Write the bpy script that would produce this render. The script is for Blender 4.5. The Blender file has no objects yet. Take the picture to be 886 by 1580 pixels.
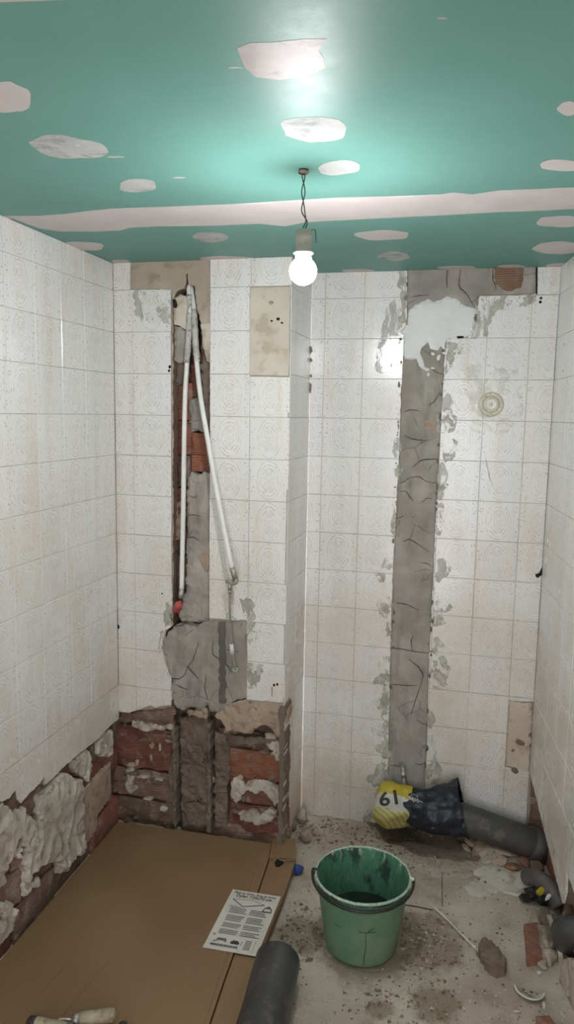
import bpy, bmesh, math, random
import numpy as np
from mathutils import Vector, Matrix, noise
from mathutils.geometry import delaunay_2d_cdt
from mathutils.bvhtree import BVHTree
random.seed(7)
C = bpy.context.scene.collection
sc = bpy.context.scene
# ---------------------------------------------------------------- camera, world, exposure
U = 0.15                      # one wall tile = 15 cm; plans below are in tiles
CAM = (7.34832, -19.16164, -2.89867); YAW, PITCH, ROLL, F = 0.22861, 0.13178, 0.01707, 1149.54
ZF, ZC = -13.98976, 0.64403   # floor and ceiling (tiles below / above the first full course line)
H = ZC - ZF
cy_, sy_ = math.cos(YAW), math.sin(YAW)
fw = Vector((-sy_*math.cos(PITCH), cy_*math.cos(PITCH), -math.sin(PITCH)))
r0 = Vector((cy_, sy_, 0)); u0 = r0.cross(fw)
rt = math.cos(ROLL)*r0 + math.sin(ROLL)*u0; up = -math.sin(ROLL)*r0 + math.cos(ROLL)*u0
CP = Vector((CAM[0], CAM[1], CAM[2]-ZF))     # camera in tile units above floor
cd = bpy.data.cameras.new('camera'); cam = bpy.data.objects.new('camera', cd); C.objects.link(cam)
cam.matrix_world = Matrix(((rt.x, up.x, -fw.x, CP.x*U), (rt.y, up.y, -fw.y, CP.y*U), (rt.z, up.z, -fw.z, CP.z*U), (0, 0, 0, 1)))
cd.sensor_fit = 'HORIZONTAL'; cd.sensor_width = 36; cd.lens = F/886*36; cd.clip_start = .02
sc.camera = cam
w = bpy.data.worlds.new('world'); sc.world = w; w.use_nodes = True
w.node_tree.nodes['Background'].inputs[0].default_value = (.98, .98, 1.0, 1); w.node_tree.nodes['Background'].inputs[1].default_value = 0.9
sc.view_settings.view_transform = 'Standard'; sc.view_settings.look = 'None'; sc.view_settings.gamma = 1
sc.view_settings.use_curve_mapping = False; sc.view_settings.exposure = 2.75
sc.cycles.use_denoising = True
try: sc.cycles.denoiser = 'OPENIMAGEDENOISE'
except Exception: pass
sc.cycles.max_bounces = 6; sc.cycles.diffuse_bounces = 4; sc.cycles.caustics_reflective = False; sc.cycles.caustics_refractive = False
BULB_E = 95.0

def ray(px, py):
    return (fw*F + rt*(px-443) - up*(py-790)).normalized()
def at_z(px, py, z=0.0):      # pixel -> point on the horizontal plane z (tiles above floor)
    d = ray(px, py); return CP + d*((z-CP.z)/d.z)
def at_y(px, py, y):
    d = ray(px, py); return CP + d*((y-CP.y)/d.y)
def dist_at(px, py, t):
    return CP + ray(px, py)*t
# ---------------------------------------------------------------- object helpers
def link(name, me, parent=None, mat=None, matrix=None):
    o = bpy.data.objects.new(name, me); C.objects.link(o)
    if mat is not None and len(me.materials) == 0: me.materials.append(mat)
    if parent is not None: o.parent = parent
    if matrix is not None: o.matrix_local = matrix
    return o
def tag(o, label=None, cat=None, group=None, kind=None):
    if label: o['label'] = label
    if cat: o['category'] = cat
    if group: o['group'] = group
    if kind: o['kind'] = kind
    return o
def empty(name, loc, label, cat, group=None):
    o = bpy.data.objects.new(name, None); C.objects.link(o); o.location = loc; o.empty_display_size = .05
    return tag(o, label, cat, group)
def mesh(name, vs, fs, mat=None, parent=None, smooth=False, scale=U, matrix=None, loc=None):
    me = bpy.data.meshes.new(name); me.from_pydata([tuple(Vector(v)*scale) for v in vs], [], fs); me.update()
    if smooth: me.polygons.foreach_set('use_smooth', [True]*len(me.polygons))
    o = link(name, me, parent, mat, matrix)
    if loc is not None: o.location = loc
    return o
def under(root, o):           # parent keeping world placement (root only translated)
    o.parent = root; o.matrix_parent_inverse = root.matrix_basis.inverted(); return o
def pip(p, poly):
    x, y = p; c = False; n = len(poly); j = n-1
    for i in range(n):
        xi, yi = poly[i]; xj, yj = poly[j]
        if (yi > y) != (yj > y) and x < (xj-xi)*(y-yi)/(yj-yi)+xi: c = not c
        j = i
    return c
def jag(poly, step=.12, amp=.04, seed=0):
    r = random.Random(seed); out = []
    n = len(poly)
    for i in range(n):
        a = Vector(poly[i]); b = Vector(poly[(i+1) % n]); L = (b-a).length
        k = max(1, int(L/step)); nn = Vector((-(b-a).y, (b-a).x)).normalized() if L > 0 else Vector((0, 0))
        for j in range(k):
            q = a.lerp(b, j/k) + (nn*r.uniform(-amp, amp) if j else Vector((0, 0)))
            out.append((q.x, q.y))
    return out
def cdt(poly, holes=(), grid=0, seed=0):
    vs = []; es = []
    for P in [poly]+list(holes):
        b = len(vs); vs += [Vector(q) for q in P]; n = len(P); es += [(b+i, b+(i+1) % n) for i in range(n)]
    if grid:
        xs = [q[0] for q in poly]; ys = [q[1] for q in poly]; r = random.Random(seed)
        nx = int((max(xs)-min(xs))/grid); ny = int((max(ys)-min(ys))/grid)
        for i in range(1, nx+1):
            for j in range(1, ny+1):
                q = (min(xs)+(i-.5+r.uniform(-.25, .25))*grid, min(ys)+(j-.5+r.uniform(-.25, .25))*grid)
                if pip(q, poly) and not any(pip(q, h) for h in holes): vs.append(Vector(q))
    ov, oe, of, _, _, _ = delaunay_2d_cdt(vs, es, [], 0, 1e-5)
    tris = []
    for f in of:
        c = sum((ov[i] for i in f), Vector((0, 0)))/len(f)
        if pip(c, poly) and not any(pip(c, h) for h in holes): tris.append(tuple(f))
    return ov, tris
def biggest(tris):
    par = {}
    def find(a):
        while par[a] != a: par[a] = par[par[a]]; a = par[a]
        return a
    for t in tris:
        for i in t: par.setdefault(i, i)
        for i in t[1:]: par[find(i)] = find(t[0])
    g = {}
    for t in tris: g.setdefault(find(t[0]), []).append(t)
    return max(g.values(), key=len) if g else []
def slab_data(poly, holes, d0, d1, mp, grid=0, amp=0, fr=1.5, seed=0, one=False, edge_in=None, ridge=0):
    """front sheet at depth d0 (bumpy by amp), sides back to d1. mp(a,b,d)->local point in tiles"""
    ov, tris = cdt(poly, holes, grid, seed)
    if one: tris = biggest(tris)
    if not tris: return None
    cnt = {}
    for t in tris:
        for i in range(3):
            a, b = t[i], t[(i+1) % 3]; cnt[(a, b)] = 1
    bnd = [e for e in cnt if (e[1], e[0]) not in cnt]
    used = sorted({i for t in tris for i in t}); ix = {v: k for k, v in enumerate(used)}
    bset = {i for e in bnd for i in e}
    vs = []
    for i in used:
        a, b = ov[i]
        n = 0
        if amp:
            n = amp*noise.noise(Vector((a*fr, b*fr, seed*3.7)))+.5*amp*noise.noise(Vector((a*fr*3, b*fr*3, seed*1.3)))+.3*amp*noise.noise(Vector((a*fr*7, b*fr*7, seed*2.3)))
            if ridge: n -= ridge*max(0, 1-5*abs(noise.noise(Vector((a*2.3, b*1.4, seed+9)))))
        dd = d0 + n
        if i in bset and edge_in is not None: dd = min(d1, d0+edge_in)
        vs.append(mp(a, b, min(dd, d1-.002)))
    fs = [tuple(ix[i] for i in t) for t in tris]
    base = len(vs); bi = {}
    for e in bnd:
        for i in e:
            if i not in bi:
                bi[i] = base+len(bi); a, b = ov[i]; vs.append(mp(a, b, d1))
    for a, b in bnd: fs.append((ix[b], ix[a], bi[a], bi[b]))
    return vs, fs, [ov[i] for i in used]
def smapw(a, b, d): return (a, d, b)
def fix(me):
    bm = bmesh.new(); bm.from_mesh(me); bmesh.ops.recalc_face_normals(bm, faces=bm.faces); bm.to_mesh(me); bm.free()
def slab(name, poly, d0, d1, mat, parent, holes=(), mp=smapw, flip=True, **k):
    r = slab_data(poly, list(holes), d0, d1, mp, **k)
    if r is None: return None
    vs, fs, _ = r
    if flip: fs = [f[::-1] for f in fs] if False else fs
    o = mesh(name, vs, fs, mat, parent)
    return o
# generic solids (metres)
def tube_data(pts, rad, n=12, cap=True, closed=False):
    pts = [Vector(p) for p in pts]; N = len(pts)
    rads = rad if isinstance(rad, (list, tuple)) else [rad]*N
    vs = []; fs = []; prev = None
    for i, p in enumerate(pts):
        a = pts[(i-1) % N] if closed else pts[max(i-1, 0)]; b = pts[(i+1) % N] if closed else pts[min(i+1, N-1)]
        t = (b-a).normalized()
        if prev is None:
            prev = t.orthogonal().normalized()
        prev = (prev - t*prev.dot(t)).normalized(); q = t.cross(prev)
        for k in range(n):
            an = 2*math.pi*k/n; vs.append(p + rads[i]*(math.cos(an)*prev+math.sin(an)*q))
    M = N if closed else N-1
    for i in range(M):
        for k in range(n):
            a = i*n+k; b = i*n+(k+1) % n; c = ((i+1) % N)*n+(k+1) % n; d = ((i+1) % N)*n+k
            fs.append((a, b, c, d))
    if cap and not closed: fs.append(tuple(range(n-1, -1, -1))); fs.append(tuple((N-1)*n+k for k in range(n)))
    return vs, fs
def smooth_path(pts, k=6):
    P = [Vector(p) for p in pts]; out = []
    for i in range(len(P)-1):
        a = P[max(i-1, 0)]; b = P[i]; c = P[i+1]; d = P[min(i+2, len(P)-1)]
        for j in range(k):
            t = j/k
            out.append(.5*((2*b)+(c-a)*t+(2*a-5*b+4*c-d)*t*t+(3*b-a-3*c+d)*t**3))
    out.append(P[-1]); return out
def tube(name, pts, rad, mat, parent=None, n=12, cap=True, closed=False, root=None):
    vs, fs = tube_data(pts, rad, n, cap, closed); o = mesh(name, vs, fs, mat, parent, True, 1.0)
    if root is not None: under(root, o)
    return o
def lathe(name, prof, mat, n=48, M=None, parent=None, smooth=True):
    vs = []; fs = []
    for r, z in prof:
        for k in range(n):
            a = 2*math.pi*k/n; vs.append(Vector((r*math.cos(a), r*math.sin(a), z)))
    for i in range(len(prof)-1):
        for k in range(n):
            fs.append((i*n+k, i*n+(k+1) % n, (i+1)*n+(k+1) % n, (i+1)*n+k))
    if M is not None: vs = [M @ v for v in vs]
    o = mesh(name, vs, fs, mat, None, smooth, 1.0)
    if parent is not None: under(parent, o)
    return o
def rock(name, loc, size, mat, seed, sub=2, rough=.35, rot=(0, 0, 0), label=None, cat='rubble', group=None, parent=None, flat=0.0):
    bm = bmesh.new(); bmesh.ops.create_icosphere(bm, subdivisions=sub, radius=.5)
    for v in bm.verts:
        p = v.co.copy()
        # faceted chunk
        n = noise.noise(p*2.1+Vector((seed*7.1, seed*1.7, 3)))+.45*noise.noise(p*5+Vector((seed, 2, 1)))
        v.co = p*(1+rough*n)
        for k in range(5):
            rr = random.Random(seed*11+k); nn = Vector((rr.uniform(-1, 1), rr.uniform(-1, 1), rr.uniform(-1, 1))).normalized(); c = rr.uniform(.28, .4)
            dd = v.co.dot(nn)-c
            if dd > 0: v.co -= nn*dd
        v.co = Vector((v.co.x*size[0], v.co.y*size[1], v.co.z*size[2]))
    R = Matrix.Rotation(rot[2], 4, 'Z') @ Matrix.Rotation(rot[1], 4, 'Y') @ Matrix.Rotation(rot[0], 4, 'X')
    bm.transform(R)
    zmin = min(v.co.z for v in bm.verts)
    for v in bm.verts: v.co.z -= zmin
    me = bpy.data.meshes.new(name); bm.to_mesh(me); bm.free()
    o = link(name, me, None, mat); o.location = loc
    if parent: under(parent, o)
    if label: tag(o, label, cat, group)
    return o
# ---------------------------------------------------------------- materials
class NT:
    def __init__(s, name):
        s.m = bpy.data.materials.new(name); s.m.use_nodes = True; s.t = s.m.node_tree; s.b = s.t.nodes['Principled BSDF']
    def n(s, ty, **k):
        x = s.t.nodes.new(ty)
        for a, b in k.items(): setattr(x, a, b)
        return x
    def inp(s, sock, v):
        if hasattr(v, 'is_output') or isinstance(v, bpy.types.NodeSocket): s.t.links.new(v, sock)
        elif isinstance(v, (tuple, list)) and len(v) == 3 and sock.type == 'RGBA': sock.default_value = (*v, 1)
        else: sock.default_value = v
    def math(s, op, a, b=None, c=None, clamp=False):
        x = s.n('ShaderNodeMath', operation=op); x.use_clamp = clamp; s.inp(x.inputs[0], a)
        if b is not None: s.inp(x.inputs[1], b)
        if c is not None: s.inp(x.inputs[2], c)
        return x.outputs[0]
    def mix(s, f, a, b, mode='MIX'):
        x = s.n('ShaderNodeMix', data_type='RGBA', blend_type=mode); s.inp(x.inputs[0], f); s.inp(x.inputs[6], a); s.inp(x.inputs[7], b); return x.outputs[2]
    def noise(s, vec, scale, detail=4, rough=.55, dist=0):
        x = s.n('ShaderNodeTexNoise'); s.inp(x.inputs['Vector'], vec); x.inputs['Scale'].default_value = scale
        x.inputs['Detail'].default_value = detail; x.inputs['Roughness'].default_value = rough; x.inputs['Distortion'].default_value = dist; return x.outputs[0]
    def vor(s, vec, scale, feature='F1', out=0, rand=1):
        x = s.n('ShaderNodeTexVoronoi', feature=feature); s.inp(x.inputs['Vector'], vec); x.inputs['Scale'].default_value = scale; x.inputs['Randomness'].default_value = rand; return x.outputs[out]
    def ramp(s, v, lo, hi):
        x = s.n('ShaderNodeMapRange'); s.inp(x.inputs[0], v); x.inputs[1].default_value = lo; x.inputs[2].default_value = hi; x.clamp = True
        x.interpolation_type = 'SMOOTHSTEP'; return x.outputs[0]
    def pos(s): return s.n('ShaderNodeNewGeometry').outputs['Position']
    def obj(s): return s.n('ShaderNodeTexCoord').outputs['Object']
    def uv(s): return s.n('ShaderNodeTexCoord').outputs['UV']
    def rnd(s): return s.n('ShaderNodeObjectInfo').outputs['Random']
    def sep(s, v):
        x = s.n('ShaderNodeSeparateXYZ'); s.inp(x.inputs[0], v); return x.outputs
    def comb(s, a, b, c):
        x = s.n('ShaderNodeCombineXYZ'); s.inp(x.inputs[0], a); s.inp(x.inputs[1], b); s.inp(x.inputs[2], c); return x.outputs[0]
    def vmul(s, v, k):
        x = s.n('ShaderNodeVectorMath', operation='MULTIPLY'); s.inp(x.inputs[0], v); x.inputs[1].default_value = k; return x.outputs[0]
    def bump(s, h, strength=.5, dist=.002):
        x = s.n('ShaderNodeBump'); s.inp(x.inputs['Height'], h); x.inputs['Strength'].default_value = strength; x.inputs['Distance'].default_value = dist
        s.t.links.new(x.outputs[0], s.b.inputs['Normal'])
    def set(s, **k):
        for a, v in k.items(): s.inp(s.b.inputs[a.replace('_', ' ')], v)
        return s.m
def mk(name, c1, c2, scale=8, rough=.8, bump=.5, bs=30, dist=.003, c3=None, metal=0, spec=.5, vary=0, stretch=None):
    t = NT(name); p = t.pos()
    if stretch: p = t.vmul(p, stretch)
    f = t.ramp(t.noise(p, scale, 5), .35, .68); col = t.mix(f, c1, c2)
    if c3 is not None: col = t.mix(t.ramp(t.noise(p, scale*3.1, 6), .52, .66), col, c3)
    if vary:
        k = t.math('MULTIPLY_ADD', t.rnd(), vary*2, 1-vary); col = t.mix(1.0, col, t.comb(k, k, k), 'MULTIPLY')
    if bump: t.bump(t.noise(p, bs, 7, .6), bump, dist)
    return t.set(Base_Color=col, Roughness=rough, Metallic=metal, Specular_IOR_Level=spec)

def mat_tile():
    t = NT('glazed_tile'); uv = t.sep(t.uv()); P = t.pos()
    rn = t.rnd()
    jit = t.noise(t.comb(t.math('MULTIPLY', uv[0], 9), t.math('MULTIPLY', uv[1], 9), t.math('MULTIPLY', rn, 3)), 1.0, 3)
    x = t.math('SUBTRACT', uv[0], .5); y = t.math('SUBTRACT', uv[1], .5); ax = t.math('ABSOLUTE', x); ay = t.math('ABSOLUTE', y)
    ex = t.math('DIVIDE', x, .27); ey = t.math('DIVIDE', y, .42)
    r = t.math('SQRT', t.math('ADD', t.math('POWER', t.math('ABSOLUTE', ex), 2.), t.math('POWER', t.math('ABSOLUTE', ey), 2.)))
    rj = t.math('ADD', r, t.math('MULTIPLY', t.math('SUBTRACT', jit, .5), .34))
    rings = t.math('MULTIPLY', t.ramp(t.math('SINE', t.math('MULTIPLY', rj, 30.)), .1, .9), t.math('MULTIPLY', t.ramp(rj, .52, .62), t.math('SUBTRACT', 1., t.ramp(rj, 1.1, 1.2))))
    # centre scroll
    vv = t.comb(t.math('MULTIPLY', ax, 14), t.math('MULTIPLY', y, 13), 0.)
    scr = t.ramp(t.math('SINE', t.math('MULTIPLY', t.noise(vv, 1.0, 1), 34)), .2, .9)
    cm = t.math('MULTIPLY', t.math('SUBTRACT', 1., t.ramp(ax, .09, .15)), t.math('SUBTRACT', 1., t.ramp(ay, .24, .32)))
    scr = t.math('MULTIPLY', scr, cm)
    # outer scroll hatch
    hat = t.ramp(t.math('SINE', t.math('MULTIPLY', t.noise(t.comb(t.math('MULTIPLY', ax, 18), t.math('MULTIPLY', ay, 12), 4.), 1.0, 2), 40)), .5, 1.)
    hat = t.math('MULTIPLY', hat, t.math('MULTIPLY', t.ramp(rj, .95, 1.15), .45))
    # side bands of dots
    vv2 = t.comb(t.math('MULTIPLY_ADD', uv[0], 17., t.math('MULTIPLY', rn, 40.)), t.math('MULTIPLY', uv[1], 15.), 0.)
    vd = t.vor(vv2, 1.0, rand=.75)
    band = t.math('MULTIPLY', t.ramp(ax, .355, .37), t.math('SUBTRACT', 1., t.ramp(ax, .475, .485)))
    dots = t.math('MULTIPLY', t.math('SUBTRACT', 1., t.ramp(vd, .18, .36)), band)
    strp = t.math('MULTIPLY', t.ramp(t.math('SINE', t.math('MULTIPLY', ax, 190.)), .4, 1.), t.math('MULTIPLY', t.ramp(ax, .34, .36), .09))
    pat = t.math('ADD', t.math('MULTIPLY', t.math('MULTIPLY', rings, t.ramp(jit, .34, .56)), .85), t.math('ADD', t.math('MULTIPLY', scr, .8), t.math('ADD', t.math('ADD', hat, strp), t.math('MULTIPLY', dots, 1.7))), clamp=False)
    fade = t.math('MULTIPLY_ADD', t.ramp(t.noise(P, 2.3, 3), .3, .7), .5, .55)
    pat = t.math('MULTIPLY', t.math('MULTIPLY', pat, fade), .55)
    pink = t.ramp(t.noise(P, 5, 2), .35, .65)
    ink = t.mix(pink, (.34, .325, .30), (.41, .31, .29))
    bandt = t.ramp(t.noise(t.vmul(P, (13, 13, .6)), 1.0, 2), .35, .65)
    v = t.math('MULTIPLY_ADD', rn, .06, .95)
    basec = t.mix(1.0, (.80, .79, .775), t.comb(v, v, v), 'MULTIPLY')
    basec = t.mix(t.math('MULTIPLY', bandt, .5), basec, (.74, .755, .76))
    z = t.sep(P)[2]
    # brownish film: in patches, and heavier low down
    low = t.math('SUBTRACT', 1., t.ramp(z, .25, 1.85))
    film = t.math('MULTIPLY', t.ramp(t.noise(P, 3.1, 5, .6), .3, .75), t.math('MULTIPLY_ADD', low, .75, .12))
    basec = t.mix(film, basec, (.585, .49, .38))
    drip = t.math('MULTIPLY', t.ramp(t.noise(t.vmul(P, (9, 9, .9)), 2.2, 4, .6), .5, .72), .42)
    basec = t.mix(drip, basec, (.66, .57, .45))
    col = t.mix(t.math('MINIMUM', pat, .8), basec, ink)
    t.bump(t.math('ADD', t.math('MULTIPLY', t.noise(P, 14, 2), 1.0), t.math('MULTIPLY', pat, -.25)), .25, .0015)
    ro = t.math('MULTIPLY_ADD', film, .35, .16)
    return t.set(Base_Color=col, Roughness=ro, Specular_IOR_Level=.5)
def mat_brick(name, c1, c2, c3, vert=False):
    t = NT(name); P = t.pos(); xyz = t.sep(P)
    nz = t.noise(P, 11, 5)
    lines = t.math('SINE', t.math('MULTIPLY_ADD', xyz[2], 2*math.pi/.0085, t.math('MULTIPLY', t.noise(P, 6, 2), 5)))
    ln = t.ramp(lines, -.2, .9)
    col = t.mix(t.ramp(nz, .35, .65), c1, c2)
    k = t.math('MULTIPLY_ADD', t.rnd(), .5, .72); col = t.mix(1.0, col, t.comb(k, k, k), 'MULTIPLY')
    col = t.mix(t.math('MULTIPLY', ln, .30), col, (.10, .055, .04))
    col = t.mix(t.math('MULTIPLY', t.ramp(t.noise(P, 17, 6, .7), .5, .66), .75), col, c3)
    t.bump(t.math('ADD', t.math('MULTIPLY', ln, -.6), t.math('MULTIPLY', t.noise(P, 60, 5), .8)), .7, .004)
    return t.set(Base_Color=col, Roughness=.9)
def mat_cement(name='cement', c1=(.25, .23, .205), c2=(.41, .38, .345), brown=(.30, .25, .205)):
    t = NT(name); P = t.pos()
    n1 = t.noise(P, 5, 6, .6); col = t.mix(t.ramp(n1, .32, .7), c1, c2)
    col = t.mix(t.math('MULTIPLY', t.ramp(t.noise(P, 13, 5), .5, .7), .6), col, brown)
    col = t.mix(t.math('MULTIPLY', t.ramp(t.noise(t.vmul(P, (1, 1, .25)), 22, 4), .5, .72), .35), col, (.09, .085, .075))
    warp = t.n('ShaderNodeVectorMath', operation='ADD'); t.inp(warp.inputs[0], P)
    nn = t.n('ShaderNodeTexNoise'); t.inp(nn.inputs['Vector'], P); nn.inputs['Scale'].default_value = 14; t.inp(warp.inputs[1], t.vmul(nn.outputs['Color'], (.05, .05, .05)))
    cr = t.vor(warp.outputs[0], 6.5, 'DISTANCE_TO_EDGE')
    crk = t.math('MULTIPLY', t.math('SUBTRACT', 1., t.ramp(cr, .004, .022)), t.ramp(t.noise(P, 7, 2), .5, .56))
    col = t.mix(t.math('MULTIPLY', crk, .28), col, (.05, .045, .04))
    t.bump(t.math('ADD', t.math('MULTIPLY', t.noise(P, 45, 8, .65), 1.0), t.math('MULTIPLY', crk, -.4)), .6, .004)
    return t.set(Base_Color=col, Roughness=.92)
def mat_ceiling():
    t = NT('green_plasterboard'); P = t.pos()
    col = t.mix(t.ramp(t.noise(P, 1.6, 4), .3, .7), (.125, .295, .25), (.15, .33, .285))
    st = t.noise(t.vmul(P, (2.5, 60, 1)), 3, 3)
    col = t.mix(t.math('MULTIPLY', t.ramp(st, .45, .7), .10), col, (.2, .36, .31))
    t.bump(t.math('ADD', t.math('MULTIPLY', t.noise(t.vmul(P, (3, 90, 1)), 4, 4), .6), t.noise(P, 160, 2)), .12, .001)
    return t.set(Base_Color=col, Roughness=t.math('MULTIPLY_ADD', t.noise(P, 30, 3), .12, .42), Specular_IOR_Level=.125)
def mat_floor():
    t = NT('concrete_floor'); P = t.pos()
    n1 = t.noise(P, 3.2, 6, .62)
    col = t.mix(t.ramp(n1, .3, .7), (.40, .335, .27), (.60, .53, .445))
    col = t.mix(t.math('MULTIPLY', t.ramp(t.noise(P, 9, 6, .7), .5, .7), .5), col, (.26, .185, .14))
    # pale aggregate
    v = t.vor(P, 55); agg = t.math('MULTIPLY', t.math('SUBTRACT', 1., t.ramp(v, .18, .3)), t.ramp(t.noise(P, 20, 3), .45, .6))
    col = t.mix(t.math('MULTIPLY', agg, .65), col, (.62, .57, .5))
    v2 = t.vor(P, 90); dk = t.math('MULTIPLY', t.math('SUBTRACT', 1., t.ramp(v2, .12, .22)), t.ramp(t.noise(P, 13, 3), .5, .62))
    col = t.mix(t.math('MULTIPLY', dk, .75), col, (.10, .075, .06))
    # damp spots (spilled water) and a darkened patch below the bag
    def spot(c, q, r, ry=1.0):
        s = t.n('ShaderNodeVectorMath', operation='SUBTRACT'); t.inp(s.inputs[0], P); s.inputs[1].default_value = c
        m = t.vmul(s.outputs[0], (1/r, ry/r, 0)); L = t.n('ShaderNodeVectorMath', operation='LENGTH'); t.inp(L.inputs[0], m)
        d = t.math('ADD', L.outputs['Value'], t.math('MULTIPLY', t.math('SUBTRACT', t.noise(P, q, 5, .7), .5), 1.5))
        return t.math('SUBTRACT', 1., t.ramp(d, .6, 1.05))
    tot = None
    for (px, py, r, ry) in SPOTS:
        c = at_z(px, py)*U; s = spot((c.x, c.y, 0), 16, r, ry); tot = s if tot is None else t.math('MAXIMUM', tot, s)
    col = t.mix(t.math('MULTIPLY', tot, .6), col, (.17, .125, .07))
    t.bump(t.math('ADD', t.noise(P, 60, 8, .7), t.math('MULTIPLY', agg, .3)), .55, .004)
    return t.set(Base_Color=col, Roughness=t.math('MULTIPLY_ADD', tot, -.3, .85))
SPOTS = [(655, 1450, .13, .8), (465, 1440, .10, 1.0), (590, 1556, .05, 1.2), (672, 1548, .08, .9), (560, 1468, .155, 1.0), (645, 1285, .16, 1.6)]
def mat_bucket(inside=False):
    t = NT('bucket_inside' if inside else 'bucket_plastic'); P = t.obj(); xyz = t.sep(P); z = xyz[2]
    g = (.075, .21, .135) if inside else (.095, .215, .13)
    col = t.mix(t.ramp(t.noise(P, 14, 4), .35, .65), g, tuple(c*1.15 for c in g))
    if inside:
        dk = t.math('MULTIPLY', t.ramp(t.noise(t.vmul(P, (1, 1, .4)), 26, 6, .7), .48, .58), t.ramp(t.noise(P, 9, 2), .38, .55))
        col = t.mix(t.math('MULTIPLY', dk, .85), col, (.02, .035, .025))
        wh = t.math('MULTIPLY', t.ramp(t.noise(t.vmul(P, (1, 1, .3)), 60, 6, .75), .52, .62), t.math('MULTIPLY_ADD', t.ramp(z, .19, .232), .8, .15))
        col = t.mix(wh, col, (.48, .56, .48))
    else:
        dust = t.math('MULTIPLY', t.ramp(t.noise(P, 7, 5, .6), .35, .7), .55); col = t.mix(dust, col, (.21, .235, .155))
        br = t.math('MULTIPLY', t.ramp(t.noise(t.vmul(P, (1, 1, .35)), 18, 5, .7), .58, .68), .45); col = t.mix(br, col, (.22, .17, .11))
        wh = t.math('MULTIPLY', t.ramp(t.noise(P, 70, 5, .7), .42, .55), t.ramp(z, .222, .232))
        col = t.mix(wh, col, (.60, .64, .57))
    t.bump(t.noise(P, 70, 5), .2, .002)
    return t.set(Base_Color=col, Roughness=.42)
def mat_card():
    t = NT('cardboard'); P = t.pos(); xyz = t.sep(P)
    col = t.mix(t.ramp(t.noise(P, 2.2, 4), .3, .7), (.225, .135, .066), (.27, .168, .088))
    flu = t.math('SINE', t.math('MULTIPLY_ADD', xyz[0], 2*math.pi/.0065, 0.))
    scuff = t.math('MULTIPLY', t.ramp(t.noise(t.vmul(P, (14, 1.1, 1)), 4, 6, .7), .58, .72), .25)
    col = t.mix(scuff, col, (.36, .25, .15))
    t.bump(t.math('ADD', t.math('MULTIPLY', flu, .12), t.math('MULTIPLY', t.noise(P, 5, 3), 1.2)), .22, .003)
    return t.set(Base_Color=col, Roughness=t.math('MULTIPLY_ADD', t.noise(P, 4, 3), .15, .5), Specular_IOR_Level=.4)
def alpha_mat(name, c1, c2, scale, lo, hi, rough=.8, a0=0., a1=1., stretch=(1, 1, 1), bump=.4):
    t = NT(name); P = t.pos(); Q = t.vmul(P, stretch)
    n = t.noise(Q, scale, 7, .72, .6)
    a = t.math('MULTIPLY_ADD', t.ramp(n, lo, hi), a1-a0, a0)
    col = t.mix(t.ramp(t.noise(Q, scale*1.9, 4), .35, .65), c1, c2)
    t.bump(t.noise(Q, scale*3, 6, .6), bump, .003)
    return t.set(Base_Color=col, Roughness=rough, Alpha=a)
def mat_emit(name, col, s):
    t = NT(name); return t.set(Base_Color=(1, 1, 1), Emission_Color=col, Emission_Strength=s, Roughness=.3)

TILE = mat_tile()
GROUT = mk('grout', (.30, .285, .26), (.46, .43, .39), 14, .9, .3, 60)
BASE = mk('old_render', (.38, .31, .245), (.46, .39, .315), 5, .9, .4, 50, c3=(.32, .26, .20))
PATCHP = mk('adhesive_bed', (.52, .46, .375), (.60, .55, .465), 5, .8, .35, 40, c3=(.45, .38, .29))
BACK = mk('masonry_back', (.075, .05, .038), (.15, .10, .075), 9, .95, .6, 40, .006)
BRICK = mat_brick('brick', (.24, .082, .055), (.30, .12, .08), (.32, .25, .20))
BRICKD = mat_brick('brick_dusty', (.19, .115, .085), (.26, .165, .125), (.36, .285, .23))
BRICKO = mat_brick('brick_orange', (.30, .105, .058), (.35, .15, .085), (.24, .17, .13))
CEM = mat_cement()
CEMB = mat_cement('cement_brown', (.13, .10, .078), (.21, .165, .13), (.18, .12, .09))
WPL = mk('white_plaster', (.42, .375, .32), (.56, .51, .45), 9, .85, .8, 38, .006, c3=(.32, .26, .21))
FIL = mk('fresh_filler', (.66, .67, .655), (.74, .745, .73), 6, .7, .3, 25, .003)
TPL = mk('tan_plaster', (.36, .27, .20), (.45, .35, .27), 9, .9, .6, 40, .005, c3=(.28, .19, .14))
SKIRT = mk('lower_plaster', (.50, .42, .33), (.58, .50, .41), 6, .85, .4, 30, .004, c3=(.40, .31, .24))
CEIL = mat_ceiling()
COMP = mk('joint_compound', (.52, .475, .46), (.575, .54, .525), 5, .8, .15, 30, .001)
COMPT = alpha_mat('thin_compound', (.40, .42, .41), (.47, .475, .465), 9, .3, .5, .75, .45, .95, bump=.1)
PINKC = alpha_mat('pink_compound', (.33, .275, .26), (.38, .335, .315), 9, .3, .5, .55, .7, .98, bump=.1)
SMEAR = alpha_mat('mortar_smear', (.36, .345, .29), (.54, .52, .46), 17, .43, .56, .8, 0., .92, (1, 1, .7))
SMEARL = alpha_mat('light_smear', (.44, .435, .38), (.58, .575, .53), 18, .46, .58, .7, .0, .75, (1, 1, .35))
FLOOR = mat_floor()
CARD = mat_card()
CARDE = mk('cardboard_edge', (.13, .085, .05), (.19, .125, .075), 20, .9, .4, 80)
PAPER = mk('paper', (.62, .59, .54), (.67, .64, .59), 8, .6, .05, 40)
INK = mk('ink', (.035, .033, .03), (.05, .048, .045), 8, .7, 0)
INKG = mk('grey_ink', (.20, .19, .18), (.26, .25, .235), 8, .7, 0)
PEX = mk('white_pipe', (.72, .72, .69), (.78, .78, .75), 12, .35, .05, 30)
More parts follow.
